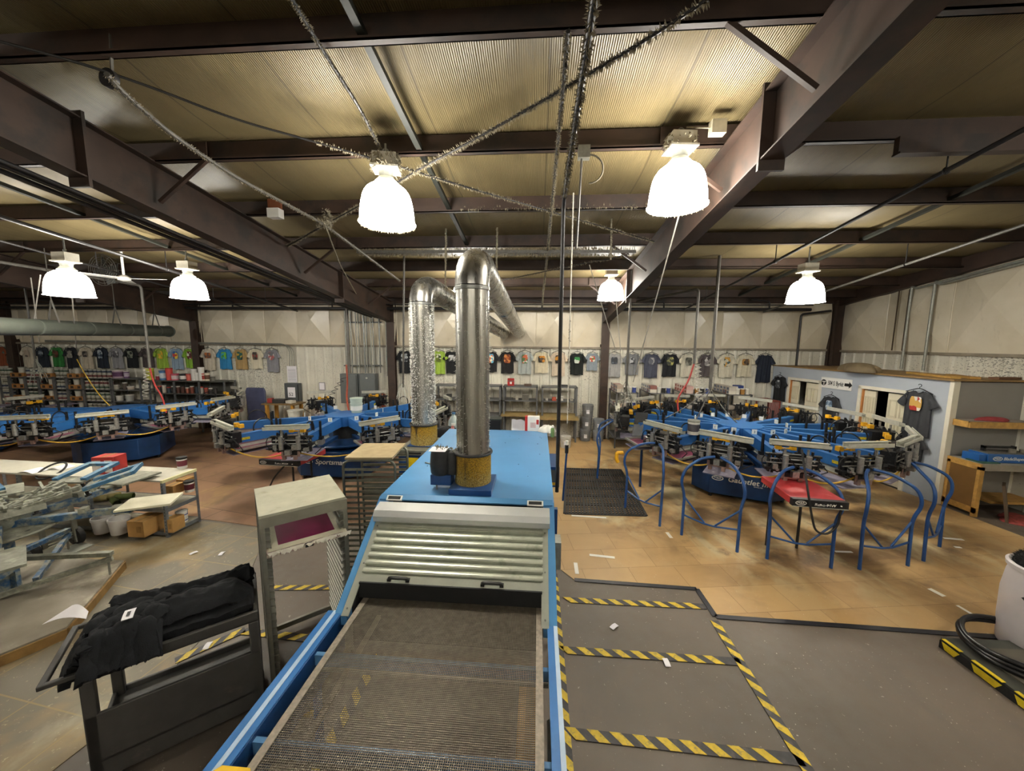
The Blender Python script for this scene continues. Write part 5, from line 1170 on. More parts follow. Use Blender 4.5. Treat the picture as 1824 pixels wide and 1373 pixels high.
for bi,(a,b,kind) in enumerate(bays):
    xa,xb=at_y(a,690,YF).x,at_y(b,690,YF).x; w=xb-xa
    t=thing('ink_rack','grey steel ink rack bay, '+bn[bi]+' counted from the far end of the back wall','rack',(xa,YF,0))
    for z in levels: 
        s=obj('shelf',MB().bx(0,w,0,YRb-YF,z-.025,z),RKM,t)
    for x in (.0,w-.04):
        for y in (0,YRb-YF-.04): obj('upright',MB().bx(x,x+.04,y,y+.04,0,1.72 if x else 1.72),RKM,t)
    for li,z in enumerate(levels):
        if kind=='A':
            n_=max(3,int((w-.06)/.155)); g='ink tubs on the %s shelf of the %s rack bay'%(ords[li],bn[bi])
            for j in range(n_):
                for k in range(2):
                    if li==0 and k==1: continue
                    o=thing('ink_tub','small ink tub stacked on the %s shelf of the %s ink rack bay'%(ords[li],bn[bi]),'tub',(xa+.09+(w-.18)*j/(n_-1)+rr.uniform(-.01,.01),YF+.10+rr.uniform(-.02,.02),z+.142*k),0,g)
                    link('tub',tm,o); link('lid',lidm,o); link('paper_label',labm[(bi+li+k)%4],o)
        else:
            g='open cartons on the %s shelf of the %s rack bay'%(ords[li],bn[bi])
            for j in range(2):
                o=thing('carton','brown open carton on the %s shelf of the %s ink rack bay'%(ords[li],bn[bi]),'box',(xa+w*.28+w*.44*j,YF+.18,z),0,g); link('carton',cbm,o); link('print_panel',cbl,o)
            o=thing('ink_tub','larger pale tub on the cartons of the %s shelf in the %s ink rack bay'%(ords[li],bn[bi]),'tub',(xa+w*.6+rr.uniform(-.1,.08),YF+.12,z+.13),0,None); o.scale=(1.25,1.25,1.35); link('tub',tm,o); link('lid',lidm,o)
# plain steel shelf next to the racks
t=thing('steel_shelf','grey steel shelf with few things, between the ink racks and the shelf of bright tubs','shelf',(at_y(198,690,YF).x,YF,0)); w=at_y(250,690,YF).x-at_y(198,690,YF).x
for z in (.58,.95,1.33,1.70): obj('shelf',MB().bx(0,w,0,.45,z-.025,z),RKM,t)
for x in (0,w-.04):
    for y in (0,.41): obj('upright',MB().bx(x,x+.04,y,y+.04,0,1.7),RKM,t)
sx=at_y(198,690,YF).x
def pot(px,label,c,r,h,Y,z,lid='#d8d4cc',lab=None,cat='tub'):
    x=at_y(px,680,Y).x; t=thing('ink_tub',label,cat,(x,Y,z)); obj('tub',MB().lathe([(r*.92,0),(r,h*.92),(r*1.05,h*.92),(r*1.05,h),(r*.7,h)],n=14),M(c,.45,0,.06,9),t)
    obj('lid',MB().lathe([(r*1.06,h-.02),(r*1.07,h+.008),(r*.6,h+.01)],n=14),M(lid,.5),t)
    if lab: obj('paper_label',MB().lathe([(r*.945,h*.2),(r*1.004,h*.75)],n=14,cap=False),M(lab,.6,0,.2,30),t)
    return t
pot(214,'large purple-labelled white tub on the plain steel shelf','#b9a4ae',.16,.26,YF+.2,1.70,lab='#5e3a5c'); pot(227,'small purple tub beside the large purple-labelled one','#6d4a76',.07,.22,YF+.2,1.70,lab='#c8b8c8')
for i,(px,z,c,r,h) in enumerate([(206,1.33,'#b8b4a8',.07,.14),(222,1.33,'#5a5048',.06,.22),(232,1.33,'#b4a89c',.09,.1),(210,.95,'#c8c4bc',.09,.16),(228,.95,'#a8a8a4',.1,.2)]): pot(px,['squat pale tub','narrow dark tub','low beige tub','white tub','broad grey tub'][i]+' on the '+('upper' if z>1.2 else 'lower')+' inner level of the plain steel shelf',c,r,h,YF+.15,z)
t=thing('tub_shelf','dark steel shelf unit topped with bright tubs beside the plain steel shelf','shelf',(at_y(264,680,YF).x,YF,0)); x0=at_y(264,680,YF).x; w=at_y(398,680,YF).x-x0
for z in (.9,1.25,1.66): obj('shelf',MB().bx(0,w,0,.45,z-.03,z),M('#57564f',.55,.2,.15,9),t)
for k in range(4):
    for y in (0,.41): obj('upright',MB().bx(w*k/3-.02,w*k/3+.02,y,y+.04,0,1.66 if k<3 else 1.66),RKM,t)
obj('back_sheet',MB().bx(0,w,.44,.45,.9,1.6),M('#4a4a44',.6,0,.15,6),t)
for px,lab,c,r,h,ld,lb in [(269,'tall yellow tub at the end of the dark shelf','#c6c63e',.10,.36,'#d8d860','#a8a83a'),(282,'small dark red tub on the dark shelf','#8a2a38',.055,.14,'#d8d4cc',None),(292,'blue tub with white label on the dark shelf','#4a78a8',.10,.30,'#3a5a88','#c8d0d8'),(303,'tall coral red tub on the dark shelf','#d8504a',.09,.38,'#b83a3a',None),(313,'squat pink tub with white front','#d07a88',.10,.2,'#c8506a','#e0d0d0'),(328,'white-labelled black tub on the dark shelf','#24262c',.10,.2,'#1c1e22','#d8d4d0'),(338,'pale red tub beside the tall white tubs','#d0685c',.08,.2,'#c05048',None),(347,'first tall white tub of the pair on the dark shelf','#d8d5cf',.085,.36,'#e0ddd8',None),(352,'white tub standing just before the tall white pair','#dcd9d2',.06,.24,'#e0ddd8',None),(360,'second tall white tub of the pair on the dark shelf','#d9d6d0',.085,.42,'#e4e1dc',None),(364,'white tub with red label near the end of the dark shelf','#d8c8b8',.06,.22,'#c83a30','#a83a30'),(370,'cream tub with brown label near the end of the dark shelf','#d8ccb4',.07,.24,'#d8ccb4','#6a4a38'),(380,'small grey tub, last on the dark shelf','#77756c',.06,.12,'#5a5850',None)]: pot(px,lab,c,r,h,YF+.15,1.66,ld,lb)
rr=random.Random(14)
for k in range(13):
    px=283+8.3*k; c=rr.choice(['#3a3634','#a8a49c','#8a4a3a','#5a3a30','#c8beb0','#34404a']); pot(px,['first','second','third','fourth','fifth','sixth','seventh','eighth','ninth','tenth','eleventh','twelfth','thirteenth'][k]+' bottle on the inner level of the dark shelf, from its yellow-tub end',c,.05,rr.uniform(.16,.24),YF+.1,1.25,lid=rr.choice(['#2a2a2a','#c8c4bc','#b83a30']),cat='bottle')
# bench, blue board, white pail behind presses
x0=at_y(470,715,10.4).x; t=thing('work_bench','wooden framed work bench cluttered with tools below the numbered breaker box','bench',(x0,10.4,0)); w=at_y(512,715,10.4).x-x0+.15
obj('benchtop',MB().bx(-.1,w+.1,0,.5,1.0,1.04),M('#77603e',.6,0,.2,9),t)
for x in (0,w-.08):
    for y in (.02,.42): obj('leg',MB().bx(x,x+.08,y,y+.08,0,1.0),M('#b5842f',.6,0,.15,9),t)
obj('lower_shelf',MB().bx(0,w,.02,.48,.4,.43),WOOD,t)
t=thing('blue_hood','slate blue rounded hood panel propped up behind the work bench','panel',(at_y(457,720,10.9).x,10.9,0)); o=obj('panel',MB().prism([(-.3,.3),(.3,.3),(.33,1.35),(.28,1.46),(-.28,1.46),(-.33,1.35)],'y',-.03,.03),M('#464a66',.5,0,.18,5),t,bevel=.02); obj('stand',MB().bx(-.2,.2,.0,.25,0,.3),GREYP,t)
box_thing('tool_carton','dark case lying on the cluttered work bench','box',(x0+.35,10.62,1.04),.36,.2,.12,.1,M('#2c2b2a',.5)); box_thing('tool_carton','small red case on the cluttered work bench','box',(x0+.05,10.62,1.04),.14,.14,.14,.2,M('#8f2f2a',.5)); box_thing('tool_carton','white case on the cluttered work bench','box',(x0+.7,10.62,1.04),.22,.18,.08,-.2,M('#cfcac0',.5))
x=at_y(526,730,9.9).x; t=thing('plastic_pail','broad white pail on a stool below the numbered breaker box','pail',(x,9.9,.72)); obj('pail',MB().lathe([(.17,0),(.2,.22),(.21,.22),(.21,.25),(.1,.25)],n=22),M('#cdcabf',.45),t); st=thing('stool','grey stool carrying the broad white pail','stool',(x,9.9,0)); obj('seat',MB().lathe([(.2,.68),(.22,.70),(.2,.72)],n=20),GREYP,st)
for k in range(3): obj('leg',MB().tube([(.15*cos(k*2.1),.15*sin(k*2.1),.68),(.2*cos(k*2.1),.2*sin(k*2.1),0)],.015,6),GREYP,st)
# middle steel shelves behind the dryer --------------------------------------
def shelfunit(name,label,px0,px1,Y,levels,dep,top=None,mat=RKM,topz=None):
    xa,xb=at_y(px0,700,Y).x,at_y(px1,700,Y).x; w=xb-xa; t=thing(name,label,'shelf',(xa,Y,0))
    for z in levels: obj('shelf',MB().bx(0,w,0,dep,z-.03,z),top if (top and z==levels[-1]) else mat,t)
    for x in (0,w-.05):
        for y in (0,dep-.05): obj('upright',MB().bx(x,x+.05,y,y+.05,0,levels[-1]),mat,t)
    return t,xa,w
WT=M('#8f7a4c',.6,0,.18,7)
shelfunit('steel_shelving','steel shelving behind both duct stacks, holding dark tools',772,892,10.7,[.78,1.24,1.66],.5)
t,xa,w=shelfunit('steel_shelving','middle steel shelving behind the dryer with red sign box on top',896,958,10.7,[.78,1.24,1.66],.5); obj('bench_board',MB().bx(-.05,w+.05,-.15,.5,.78,.82),WT,t)
t,xa,w=shelfunit('steel_shelving','steel shelving with wooden bench board next to the stacked pails',965,1029,10.7,[.70,1.24,1.66],.5); obj('bench_board',MB().bx(-.05,w+.02,-.25,.5,.72,.80),WT,t)
def small(px,Y,z,label,c,sx,sy,sz,name='tool_box',cat='box'):
    x=at_y(px,700,Y).x; t=thing(name,label,cat,(x,Y,z)); obj('case',MB().bx(-sx/2,sx/2,-sy/2,sy/2,0,sz),M(c,.5,0,.12,20),t,bevel=.005); obj('case_band',MB().bx(-sx/2-.001,sx/2+.001,-sy/2-.002,-sy/2+.01,sz*.6,sz*.7),GREYP,t); return t
t=small(910,10.9,1.66,'red box with white mark on top of the middle shelving','#a3211f',.20,.1,.22); obj('white_mark',MB().bx(-.03,.03,-.0535,-.05,.05,.12),WHITE,t)
small(940,10.9,1.66,'small brown tool box on top of the middle shelving','#5c4436',.22,.12,.06)
small(1005,10.9,1.66,'flat dark case on top of the shelving nearest the pails','#2a2a2a',.18,.12,.05)
for i,(px,c,s) in enumerate([(905,'#3c3a36',.3),(921,'#a8a294',.08),(936,'#5a564e',.2),(974,'#c8c4ba',.08),(987,'#a3422c',.12),(1001,'#d0cdc4',.07),(1018,'#8a867c',.1),(778,'#4a4640',.16),(800,'#2e2e2e',.14),(848,'#3a3a38',.2)]): small(px,10.85,1.24,['dark wide tool','little beige box','grey-brown tool','small white box','rusty red box','tiny white box','small grey box','brown-grey tool','black tool','charcoal tool'][i]+' on the mid level of steel shelving, %s'%['beside the middle upright','mid-bay','towards the pails','at the near upright','mid-bay of the last unit','right of the rusty box','at the last upright','left of the rear duct','between the ducts','just behind the front duct'][i],c,s,.15,.06+.04*(i%3))
def pail(px,py,Y,label,c,r=.15,h=.36,z=0):
    x=at_y(px,py,Y).x; t=thing('plastic_pail',label,'pail',(x,Y,z)); obj('pail',MB().lathe([(r*.9,0),(r*.92,.01),(r,h*.82),(r*1.05,h*.82),(r*1.05,h*.9),(r*1.0,h*.9),(r*1.0,h),(r*.8,h)],n=22),M(c,.5,0,.12,9),t); obj('label_card',MB().bx(-.06,.03,-r*1.0-.002,-r*.9,h*.3,h*.6),PAPER,t); obj('wire_handle',MB().tube(arc((0,-r*.4,h*.75),(1,0,0),(0,-.7,-.5),r*1.05,0,pi,12),.004,5),STEEL,t); return t
for k in range(3): pail(1043+1.5*k,760,11.0,['bottom','middle','top'][k]+' grey pail of the three-high stack by the column','#77797c',.165,.37,z=.372*k)
for k in range(2): pail(1066,760,11.0,['lower','upper'][k]+' grey pail of the two-high stack against the column','#888c90',.165,.34,z=.342*k)
pail(1008,770,10.2,'white pail on the floor under the wooden bench board','#c9c8c2',.15,.33)
# shelving units behind the big press: end-on, stuffed with boxes
rr=random.Random(41)
for i,(a,b) in enumerate([(1098,1138),(1157,1200),(1222,1272),(1298,1342)]):
    nm=['first','second','third','fourth'][i]
    xa,xb=at_y(a,690,10.2).x,at_y(b,690,10.2).x; w=xb-xa
    t=thing('steel_shelving','grey shelving unit stuffed with small boxes behind the arched-stand press, '+nm+' counted from the column','shelf',(xa,10.2,0))
    LV=[.3,.75,1.18,1.60]
    for z in LV: obj('shelf',MB().bx(0,w,0,1.0,z-.03,z),RKM,t)
    for x in (0,w-.04):
        for y in (0,.96): obj('upright',MB().bx(x,x+.04,y,y+.04,0,1.6),RKM,t)
    for li,z in enumerate(LV):
        if li==0: continue
        g='boxes on the %s level of the %s shelving unit'%(['','lower','middle','top'][li],nm)
        for k in range(5):
            for hh in range(2 if li==3 else 1):
                c=rr.choice(['#c8c2b4','#b8b0a4','#a89888','#c9c5bc','#8a5a52'] if i!=2 else ['#b8948c','#c0a8a0','#a87870','#c8c0b8'])
                o=thing('small_box','small pale box in the row on the '+['','lower','middle','top'][li]+' level of the '+nm+' shelving unit','box',(xa+.11,10.28+.18*k,z+.10*hh),0,g); obj('box',MB().bx(-.09,.09,-.075,.075,0,.098),M(c,.65,0,.08,9),o); obj('box_label',MB().bx(-.092,-.09,-.05,.05,.02,.08),M('#8c3f38' if i==2 else '#6f7788',.6),o)
        for k,c in enumerate(rr.sample(['#d0ccc0','#a87a3a','#c8c4b8','#2a2a28','#3a4a8a'],3)):
            o=thing('small_tub','tub at the open end of the '+['','lower','middle','top'][li]+' level in the '+nm+' shelving unit','tub',(xa+w*.42+w*.20*k,10.26,z),0,'tubs on the %s level of the %s unit'%(['','lower','middle','top'][li],nm)); obj('tub',MB().lathe([(.05,0),(.056,.13),(.06,.13),(.06,.15),(.03,.15)],n=12),M(c,.5),o); obj('lid',MB().lathe([(.061,.14),(.061,.156),(.03,.158)],n=12),WHITE,o)
t=box_thing('carton_box','blue carton on top of the fourth shelving unit','box',(at_y(1318,690,10.4).x,10.5,1.6),.2,.2,.22,0,M('#2c3f7e',.5)); pail(1307,690,10.35,'white pail on top of the fourth shelving unit','#d4d0c4',.1,.2,1.6)
# red wire rack
x0=at_y(1347,720,10.3).x; x1=at_y(1389,720,10.3).x; w=x1-x0; t=thing('wire_rack','rusty red wire rack by the corner of the office partition','rack',(x0,10.3,0)); RM=M('#7c3b33',.55,.1,.2,12)
obj('frame',MB().tube(round_path([(0,0,0),(0,0,1.42),(w,0,1.42),(w,0,0)],.03,3),.02,8).tube(round_path([(0,.5,0),(0,.5,1.42),(w,.5,1.42),(w,.5,0)],.03,3),.02,8),RM,t)
for k in range(14): obj('wire',MB().tube([(w*(.55+.45*k/13),0,.05),(w*(.55+.45*k/13),0,1.4)],.007,5),RM,t)
obj('wire_shelf',MB().bx(0,w,0,.5,1.40,1.43),RM,t)
# ================================================================ OFFICE PARTITION, BENCH ALCOVE
n=NT('painted_drywall'); n.color(n.ramp(n.noise(1.2,3),[(.3,'#a0a8b3'),(.7,'#aeb6c0')])); n.bump(n.noise(60,2),.06,.003); DRY=n.set(.55)
WT2=M('#dcd8c8',.5,0,.04,6); DOORM=M('#d6d0ba',.45,0,.04,4)
pa=V((7.53,7.14,0)); pb=V((6.98,11.36,0)); pd=(pb-pa); PL=pd.length; pd.normalize(); pn=V((-pd.y,pd.x,0)); pn=pn if pn.x<0 else -pn
def on(s,z,o=0): return pa+pd*s+pn*o+V((0,0,z))
def pbox(mb,s0,s1,z0,z1,o0,o1): return mb.obx(on((s0+s1)/2,(z0+z1)/2,(o0+o1)/2),pd*((s1-s0)/2),pn*((o1-o0)/2),V((0,0,(z1-z0)/2)))
def s_at(px,py):  # distance along the partition where a sight line meets it
    d=ray(px,py); e=V((0,0,EYE)); k=((pa-e).dot(pn))/d.dot(pn); q=e+d*k; return (q-pa).dot(pd),q.z
HT=2.32
s1a,_=s_at(1613,780); s1b,_=s_at(1528,760); s2a,_=s_at(1454,740); s2b,_=s_at(1404,720); dh=1.98
mb=MB()
for a,b,z0,z1 in ((0,s1a,0,HT),(s1a,s1b,dh,HT),(s1b,s2a,0,HT),(s2a,s2b,dh,HT),(s2b,PL,0,HT)): pbox(mb,a,b,z0,z1,-.1,0)
struct('wall_office',mb,DRY)
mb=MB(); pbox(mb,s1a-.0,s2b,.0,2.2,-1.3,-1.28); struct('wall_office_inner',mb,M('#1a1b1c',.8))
m=MB().bx(7.53,XR,7.14,7.24,0,2.3); struct('wall_alcove',m,M('#8b8884',.6,0,.06,2))
m=MB(); pbox(m,-.03,.035,0,HT,-.10,.02); struct('trim_5',m,WT2)
m=MB(); m.prism([(pa.x-.06,pa.y-.06),(XR,pa.y-.06),(XR,YB),(pb.x,YB)],'z',HT,HT+.03); struct('ceiling_office',m,M('#8a6d42',.65,0,.2,4))
def door(num,a,b):
    w=b-a; t=thing('door_%d'%num,('wide' if num==1 else 'farther')+' office doorway with half open cream panelled double doors','door',(0,0,0)); t['kind']='structure'
    m=MB(); f=.07; pbox(m,a-f,a,0,dh+f,-.02,.025); pbox(m,b,b+f,0,dh+f,-.02,.025); pbox(m,a-f,b+f,dh,dh+f,-.02,.025); obj('door_frame',m,WT2,t)
    m=MB(); pbox(m,b-.03,b,0,dh,-.1,-.0); obj('jamb_strip',m,M('#b0743e',.6,0,.1,9),t)
    for s0,s1,nm in ((a+.01,a+w*.46,'near'),(b-.03-w*.25,b-.03,'far')):
        l=MB(); pbox(l,s0,s1,.02,dh-.03,-.075,-.035); leaf=obj('door_leaf',l,DOORM,t)
        ww=s1-s0; pm=MB()
        for c in ((.08,.46),(.54,.92)):
            for z0,z1 in ((.15,.75),(.85,1.35),(1.45,1.82)):
                for k in range(2):
                    e=.02*k; 
                    pbox(pm,s0+ww*c[0]+e,s0+ww*c[0]+e+.012,z0+e,z1-e,-.035,-.028); pbox(pm,s0+ww*c[1]-e-.012,s0+ww*c[1]-e,z0+e,z1-e,-.035,-.028); pbox(pm,s0+ww*c[0]+e,s0+ww*c[1]-e,z1-e-.012,z1-e,-.035,-.028); pbox(pm,s0+ww*c[0]+e,s0+ww*c[1]-e,z0+e,z0+e+.012,-.035,-.028)
        obj('moulding',pm,M('#c3bca4',.45,0,.04,4),leaf)
door(1,s1a,s1b); door(2,s2a,s2b)
# street sign board
sa,za=s_at(1518,689); sb,zb_=s_at(1463,687); zt=s_at(1463,675)[1]; zb0=s_at(1519,701)[1]
w=(sb-sa); c=on((sa+sb)/2,2.02,.012); sg=thing('direction_sign','white direction sign with round mark, street address and black arrow above the office doors','sign',c)
wx=-pd  # to the viewer, text runs towards the near corner
h=.26
m=MB().obx((0,0,0),pd*(w/2),pn*.006,(0,0,h/2)); obj('board',m,M('#e3e2de',.45,0,.03,5),sg)
F=lambda x,z:frame_mtx(wx*x+pn*.008+V((0,0,z)),wx,(0,0,1))
text(sg,'504 S. Byrkit',.15,F(.0,-.005),BLACK,'lettering',.002,.62*(w/.95),0,.006)
mk=MB(); N=26; R=.075; rs=V((-w*.40,0,0)); 
pts=[(R*cos(2*pi*k/N),R*sin(2*pi*k/N)) for k in range(N)]; mk.add([(x,y,.002) for x,y in pts],[tuple(range(N))]); o=obj('round_mark',mk,BLACK,sg); o.matrix_local=F(-w*.40,0)
t3=MB().bx(-.045,.06,.012,.032,.0025,.004).bx(-.0,.018,-.06,.03,.0025,.004); o3=obj('mark_letter',t3,WHITE,sg); o3.matrix_local=F(-w*.40,0)
ar=MB(); pts=[(-.09,.035),(.02,.035),(.02,.08),(.10,0),(.02,-.08),(.02,-.035),(-.09,-.035)]; ar.add([(x,y,.002) for x,y in pts],[tuple(range(7))][::1]); 
ar.f=[tuple(reversed(ar.f[0]))]; o=obj('arrow',ar,BLACK,sg); o.matrix_local=F(w*.40,0)
# shirts on the partition
rzp=atan2(pd.y,pd.x)+pi
rzp=atan2(-pd.y,-pd.x)
s,z=s_at(1645,688); shirt(on(s,2.10,.03),rzp,'#33353a',('#c8a050','#a83028','#d8d4cc'),'large charcoal shirt with red and white shield print on the office partition',.80,71,1.12,'large charcoal shirt on the partition')
s,z=s_at(1485,712); shirt(on(s,1.72,.03),rzp,'#303236',('#8aa0b8','#c0ccd8','#5a7088'),'charcoal shirt with pale blue print between the two office doorways',.70,72,1.0,'charcoal shirt between the office doorways')
s,z=s_at(1394,665); shirt(on(s,2.06,.03),rzp,'#16181c',('#b0b4b8','#3a3e44'),'black shirt with white swirl print at the far end of the partition',.72,73,1.0,'black shirt at the far end of the partition')
s,z=s_at(1632,760); shirt(on(s,1.27,.03),rzp,'#26282c',None,'plain dark shirt hung low on the partition behind the arched-stand press',.6,74,1.0,'plain dark low-hung shirt')
# tarp, planks on top
lump('tarp','folded brown tarp lying on top of the office partition','tarp',(7.35,8.9,HT+.03),.24,.5,.2,M('#6f6149',.7,0,.25,6),6,36,12,.3,5)
for i,(x,y0,y1,c) in enumerate([(7.62,7.2,8.4,'#b08a48'),(7.9,7.16,7.9,'#a37b3c'),(8.25,7.2,7.35,'#6d4a30')]):
    p,q=V((x,y0,HT+.055)),V((x+(.35 if i<2 else .5),y1 if i<2 else 7.3,HT+.055)); tag(obj('timber_plank',MB().bar(p,q,.14,.04),M(c,.65,0,.18,9)),['pale timber plank lying along the edge of the office roof','timber plank laid across the office roof corner','dark timber offcut on the office roof by the wall'][i],'plank')
# wood shelf and bench
PN=M('#b98f4b',.6,0,.22,14)
t=thing('wall_shelf','thick timber wall shelf beside the office corner','shelf',(7.6,6.86,1.52)); obj('board',MB().bx(0,1.13,0,.28,.09,.11),M('#8c8277',.6),t); obj('front_rail',MB().bx(0,1.13,-.01,.02,0,.11),PN,t); obj('end_rail',MB().bx(-.01,.03,.02,.28,0,.11),PN,t)
m=MB(); lump('red_cloth','crumpled red cloth on the timber wall shelf','cloth',(8.12,7.0,1.63),.26,.1,.07,M('#8a2f33',.8),12)
bt=.94
t=thing('plywood_bench','timber bench with grey top and brown hardboard end, beside the office corner','bench',(7.62,6.62,0)); obj('benchtop',MB().bx(0,1.12,.0,.51,bt-.03,bt),M('#8f8b80',.55,0,.1,5),t); obj('front_rail',MB().bx(0,1.12,-.02,.01,bt-.11,bt-.0),M('#8d8578',.55,0,.1,9),t); obj('end_rail',MB().bx(-.03,.0,-.02,.51,bt-.10,bt),PN,t); obj('end_rail',MB().bx(-.03,.0,-.02,.51,.06,.16),PN,t)
obj('end_panel',MB().bx(-.02,.0,.0,.5,.1,bt-.08),M('#7a5a30',.55,0,.08,4),t,label='brown hardboard panel'); 
for y in (-.02,.44): obj('leg',MB().bx(-.03,.04,y,y+.05,0,bt-.05),PN,t)
obj('lower_shelf',MB().bx(.3,1.12,.05,.5,.22,.26),PN,t)
pz0=MB().obx((8.02,6.56,.30),(.12,.10,0),(-.012,.014,0),(0,.06,.30)); tag(obj('hardboard_sheet',pz0,M('#4c3c28',.6,0,.15,5)),'dark hardboard sheet leaning against the timber bench','board')
rg=lump('red_rug','crumpled red patterned rug on the floor beside the timber bench','rug',(8.3,6.45,0),.34,.34,.05,M('#8a3a34',.8,0,.45,16),17)
# blade sharpener
t=thing('squeegee_sharpener','blue squeegee sharpening machine on the timber bench','machine',(8.1,6.72,bt)); B3=M('#1f5aa0',.4,0,.1,4)
obj('base',MB().bx(-.28,.48,0,.30,.0,.15),B3,t,bevel=.006); obj('top_plate',MB().bx(-.26,.46,.03,.28,.15,.165),M('#6d6a62',.5,.2,.2,9),t); obj('rail',MB().bx(-.18,.34,.16,.22,.22,.25),BLACK,t); obj('rail_post',MB().bx(-.18,-.15,.16,.22,.165,.26),BLACK,t); obj('rail_post',MB().bx(.31,.34,.16,.22,.165,.26),BLACK,t)
obj('grinding_head',MB().cyl((.20,.1,.165),(.20,.1,.23),.045,n=16).cyl((.38,.12,.165),(.38,.12,.22),.03,n=12),M('#8a857a',.4,.4,.2,12),t); obj('blue_side_block',MB().bx(-.40,-.29,.02,.28,.0,.13),B3,t)
e=emblem(t,frame_mtx((-.13,-.002,.075),(1,0,0),(0,0,1)),.75); text(t,'BladeShaper SC',.075,frame_mtx((.18,-.003,.075),(1,0,0),(0,0,1)),WHITE,'lettering',.001,.9,.2,.008)
tag(obj('green_mat',MB().bx(7.66,7.96,6.66,6.9,bt,bt+.02),M('#33564a',.6)),'dark green folder at the end of the timber bench','folder')
# ================================================================ OVERHEAD: PIPES, CABLES, DROPS
def at_roof(px,py,off=-.10):
    d=ray(px,py); z0=4.15+off; t=(z0+SL*YB-EYE)/(d.z+SL*d.y); return V((d.x*t,d.y*t,EYE+d.z*t))
def pipe(name,label,pts,r,m,cat='pipe',lint=None,n=8,rad=0.15,seed=1,group=None,lp=None):
    pts=[V(p) for p in pts]; pp=round_path(pts,rad,5) if len(pts)>2 else pts
    if lint:
        t=thing(name,label,cat,(0,0,0)); obj('run',MB().tube(pp,r,n),m,t); o=obj('lint_tufts',MB().lint(lp or pp,r,lint[0],lint[1],1.0,random.Random(seed)),LINT,t); o['kind']='stuff'; return t
    o=obj(name,MB().tube(pp,r,n),m); return tag(o,label,cat,group)
PB_=M('#2c2a2a',.45,.2,.2,9); PG=M('#5f5c56',.5,.1,.2,9); ROPE=M('#857e6c',.9,0,.2,30); CORD=M('#c9c5ba',.8,0,.1,20)
# lint covered air main above the dryer, drop and connector
P0=V((.245,1.7,4.63)); P1=V((.24,3.95,4.43)); 
pipe('air_pipe','black lint-covered pipe over the dryer, coming from above the viewer and dropping beside the deck',[P0,P1,(.24,4.05,4.36),(.24,4.05,1.25)],.021,PB_,lp=[P0,P1],lint=(420,.022),n=10,rad=.08,seed=2)
pipe('air_pipe','thinner lint-covered pipe under the roof, ending at the sprinkler main',[(.165,2.72,5.02),(.15,6,4.72),(.12,9.2,4.36),(.1,9.6,4.28),(.1,11.0,4.02)],.016,PB_,lint=(420,.018),rad=.1,seed=3)
tag(obj('pipe_hanger',MB().tube([(.165,2.95,5.2),(.165,2.95,4.95)],.012,6).tube(arc((.165,2.92,5.06),(0,1,0),(0,0,1),.035,0,2*pi,10),.02,6),PB_),'black linted hook holding the thin pipe near the roof','hanger')
pipe('white_string','white cord with black connector hanging beside the black drop pipe',[(.36,4.3,4.6),(.36,4.3,2.0)],.007,CORD,'cord',lint=(60,.015),seed=5)
p=at_y(1007,792,4.3); t=thing('air_connector','black and white cylindrical connector on the cord beside the dryer','connector',(.36,4.3,p.z-.1)); obj('body',MB().cyl((0,0,0),(0,0,.10),.022,n=12),BLACK,t); obj('sleeve',MB().cyl((0,0,.1),(0,0,.15),.02,n=12),WHITE,t); obj('lower_hose',MB().tube([(0,0,0),(-.03,0,-.6)],.012,8),BLUE_D,t)
t=thing('junction_box','small grey junction box with looped wire under the roof right of the black pipe','box',at_roof(1040,272,-.15)); obj('box',MB().bx(-.06,.06,-.04,.04,-.06,.06),ALU_D,t); obj('loop',MB().tube(arc((.06,0,-.16),(1,0,0),(0,0,1),.14,pi/2,-pi/2,12),.010,6),ROPE,t); obj('rod',MB().cyl((-.02,0,-.06),(-.05,0,-.95),.012,n=6),PG,t)
# diagonal roof rods and lint-laden cables
def rod(label,pxs,r,lint,seed,off=-.12,m=None,k0=0): pipe('roof_cable',label,[at_roof(x,y,off) for x,y in pxs],r,m or PB_,'cable',lint=lint,rad=.3,seed=seed,lp=[at_roof(x,y,off) for x,y in pxs[k0:]])
rod('lint-hung cable crossing the whole bay, passing just behind the fringed lamp',[(0,74),(130,108),(270,155),(420,214),(560,252),(690,290),(860,342),(1165,430)],.011,(300,.022),11,k0=4)
rod('lint-hung cable rising from the fringed lamp towards the roof above the viewer',[(1262,-2),(1150,72),(980,172),(860,240),(745,302),(640,366),(512,438)],.013,(480,.028),12)
rod('thick linted hose running from the pulley to the top of the electrical conduits',[(190,132),(214,160),(300,236),(420,316),(575,398),(712,500)],.02,(330,.014),13,-.2,PG)
rod('thin linted cable from above the viewer down to the fringed lamp',[(518,-4),(575,90),(640,190),(690,290)],.014,(380,.014),14,-.08)
rod('cable sloping from the cable knot to the electrical conduits',[(578,398),(605,470),(660,570)],.01,(40,.015),15,-.3,ROPE)
rod('short cable crossing above the pail-side lamp',[(890,500),(1060,465),(1085,462),(1120,452)],.01,(110,.03),16,-.15)
k=at_roof(577,398,-.18); tag(obj('cable_knot',MB().lint([k-V((.12,0,0)),k+V((.12,0,0)),k+V((0,0,.2))],.03,500,.05,.2,random.Random(3)).tube([k-V((.1,0,0)),k+V((.1,0,0))],.03,8),ROPE),'knot of linted cables under the roof left of the fringed lamp','cable')
t=thing('pulley','black linted pulley hanging from the nearest purlin at the upper left','pulley',at_roof(195,140,-.15)); obj('wheel',MB().tube([(0,-.02,0),(0,.02,0)],.07,16),PB_,t); obj('strap',MB().bar((.03,0,.05),(.05,0,.32),.02,.01),PG,t)
rr=random.Random(7)
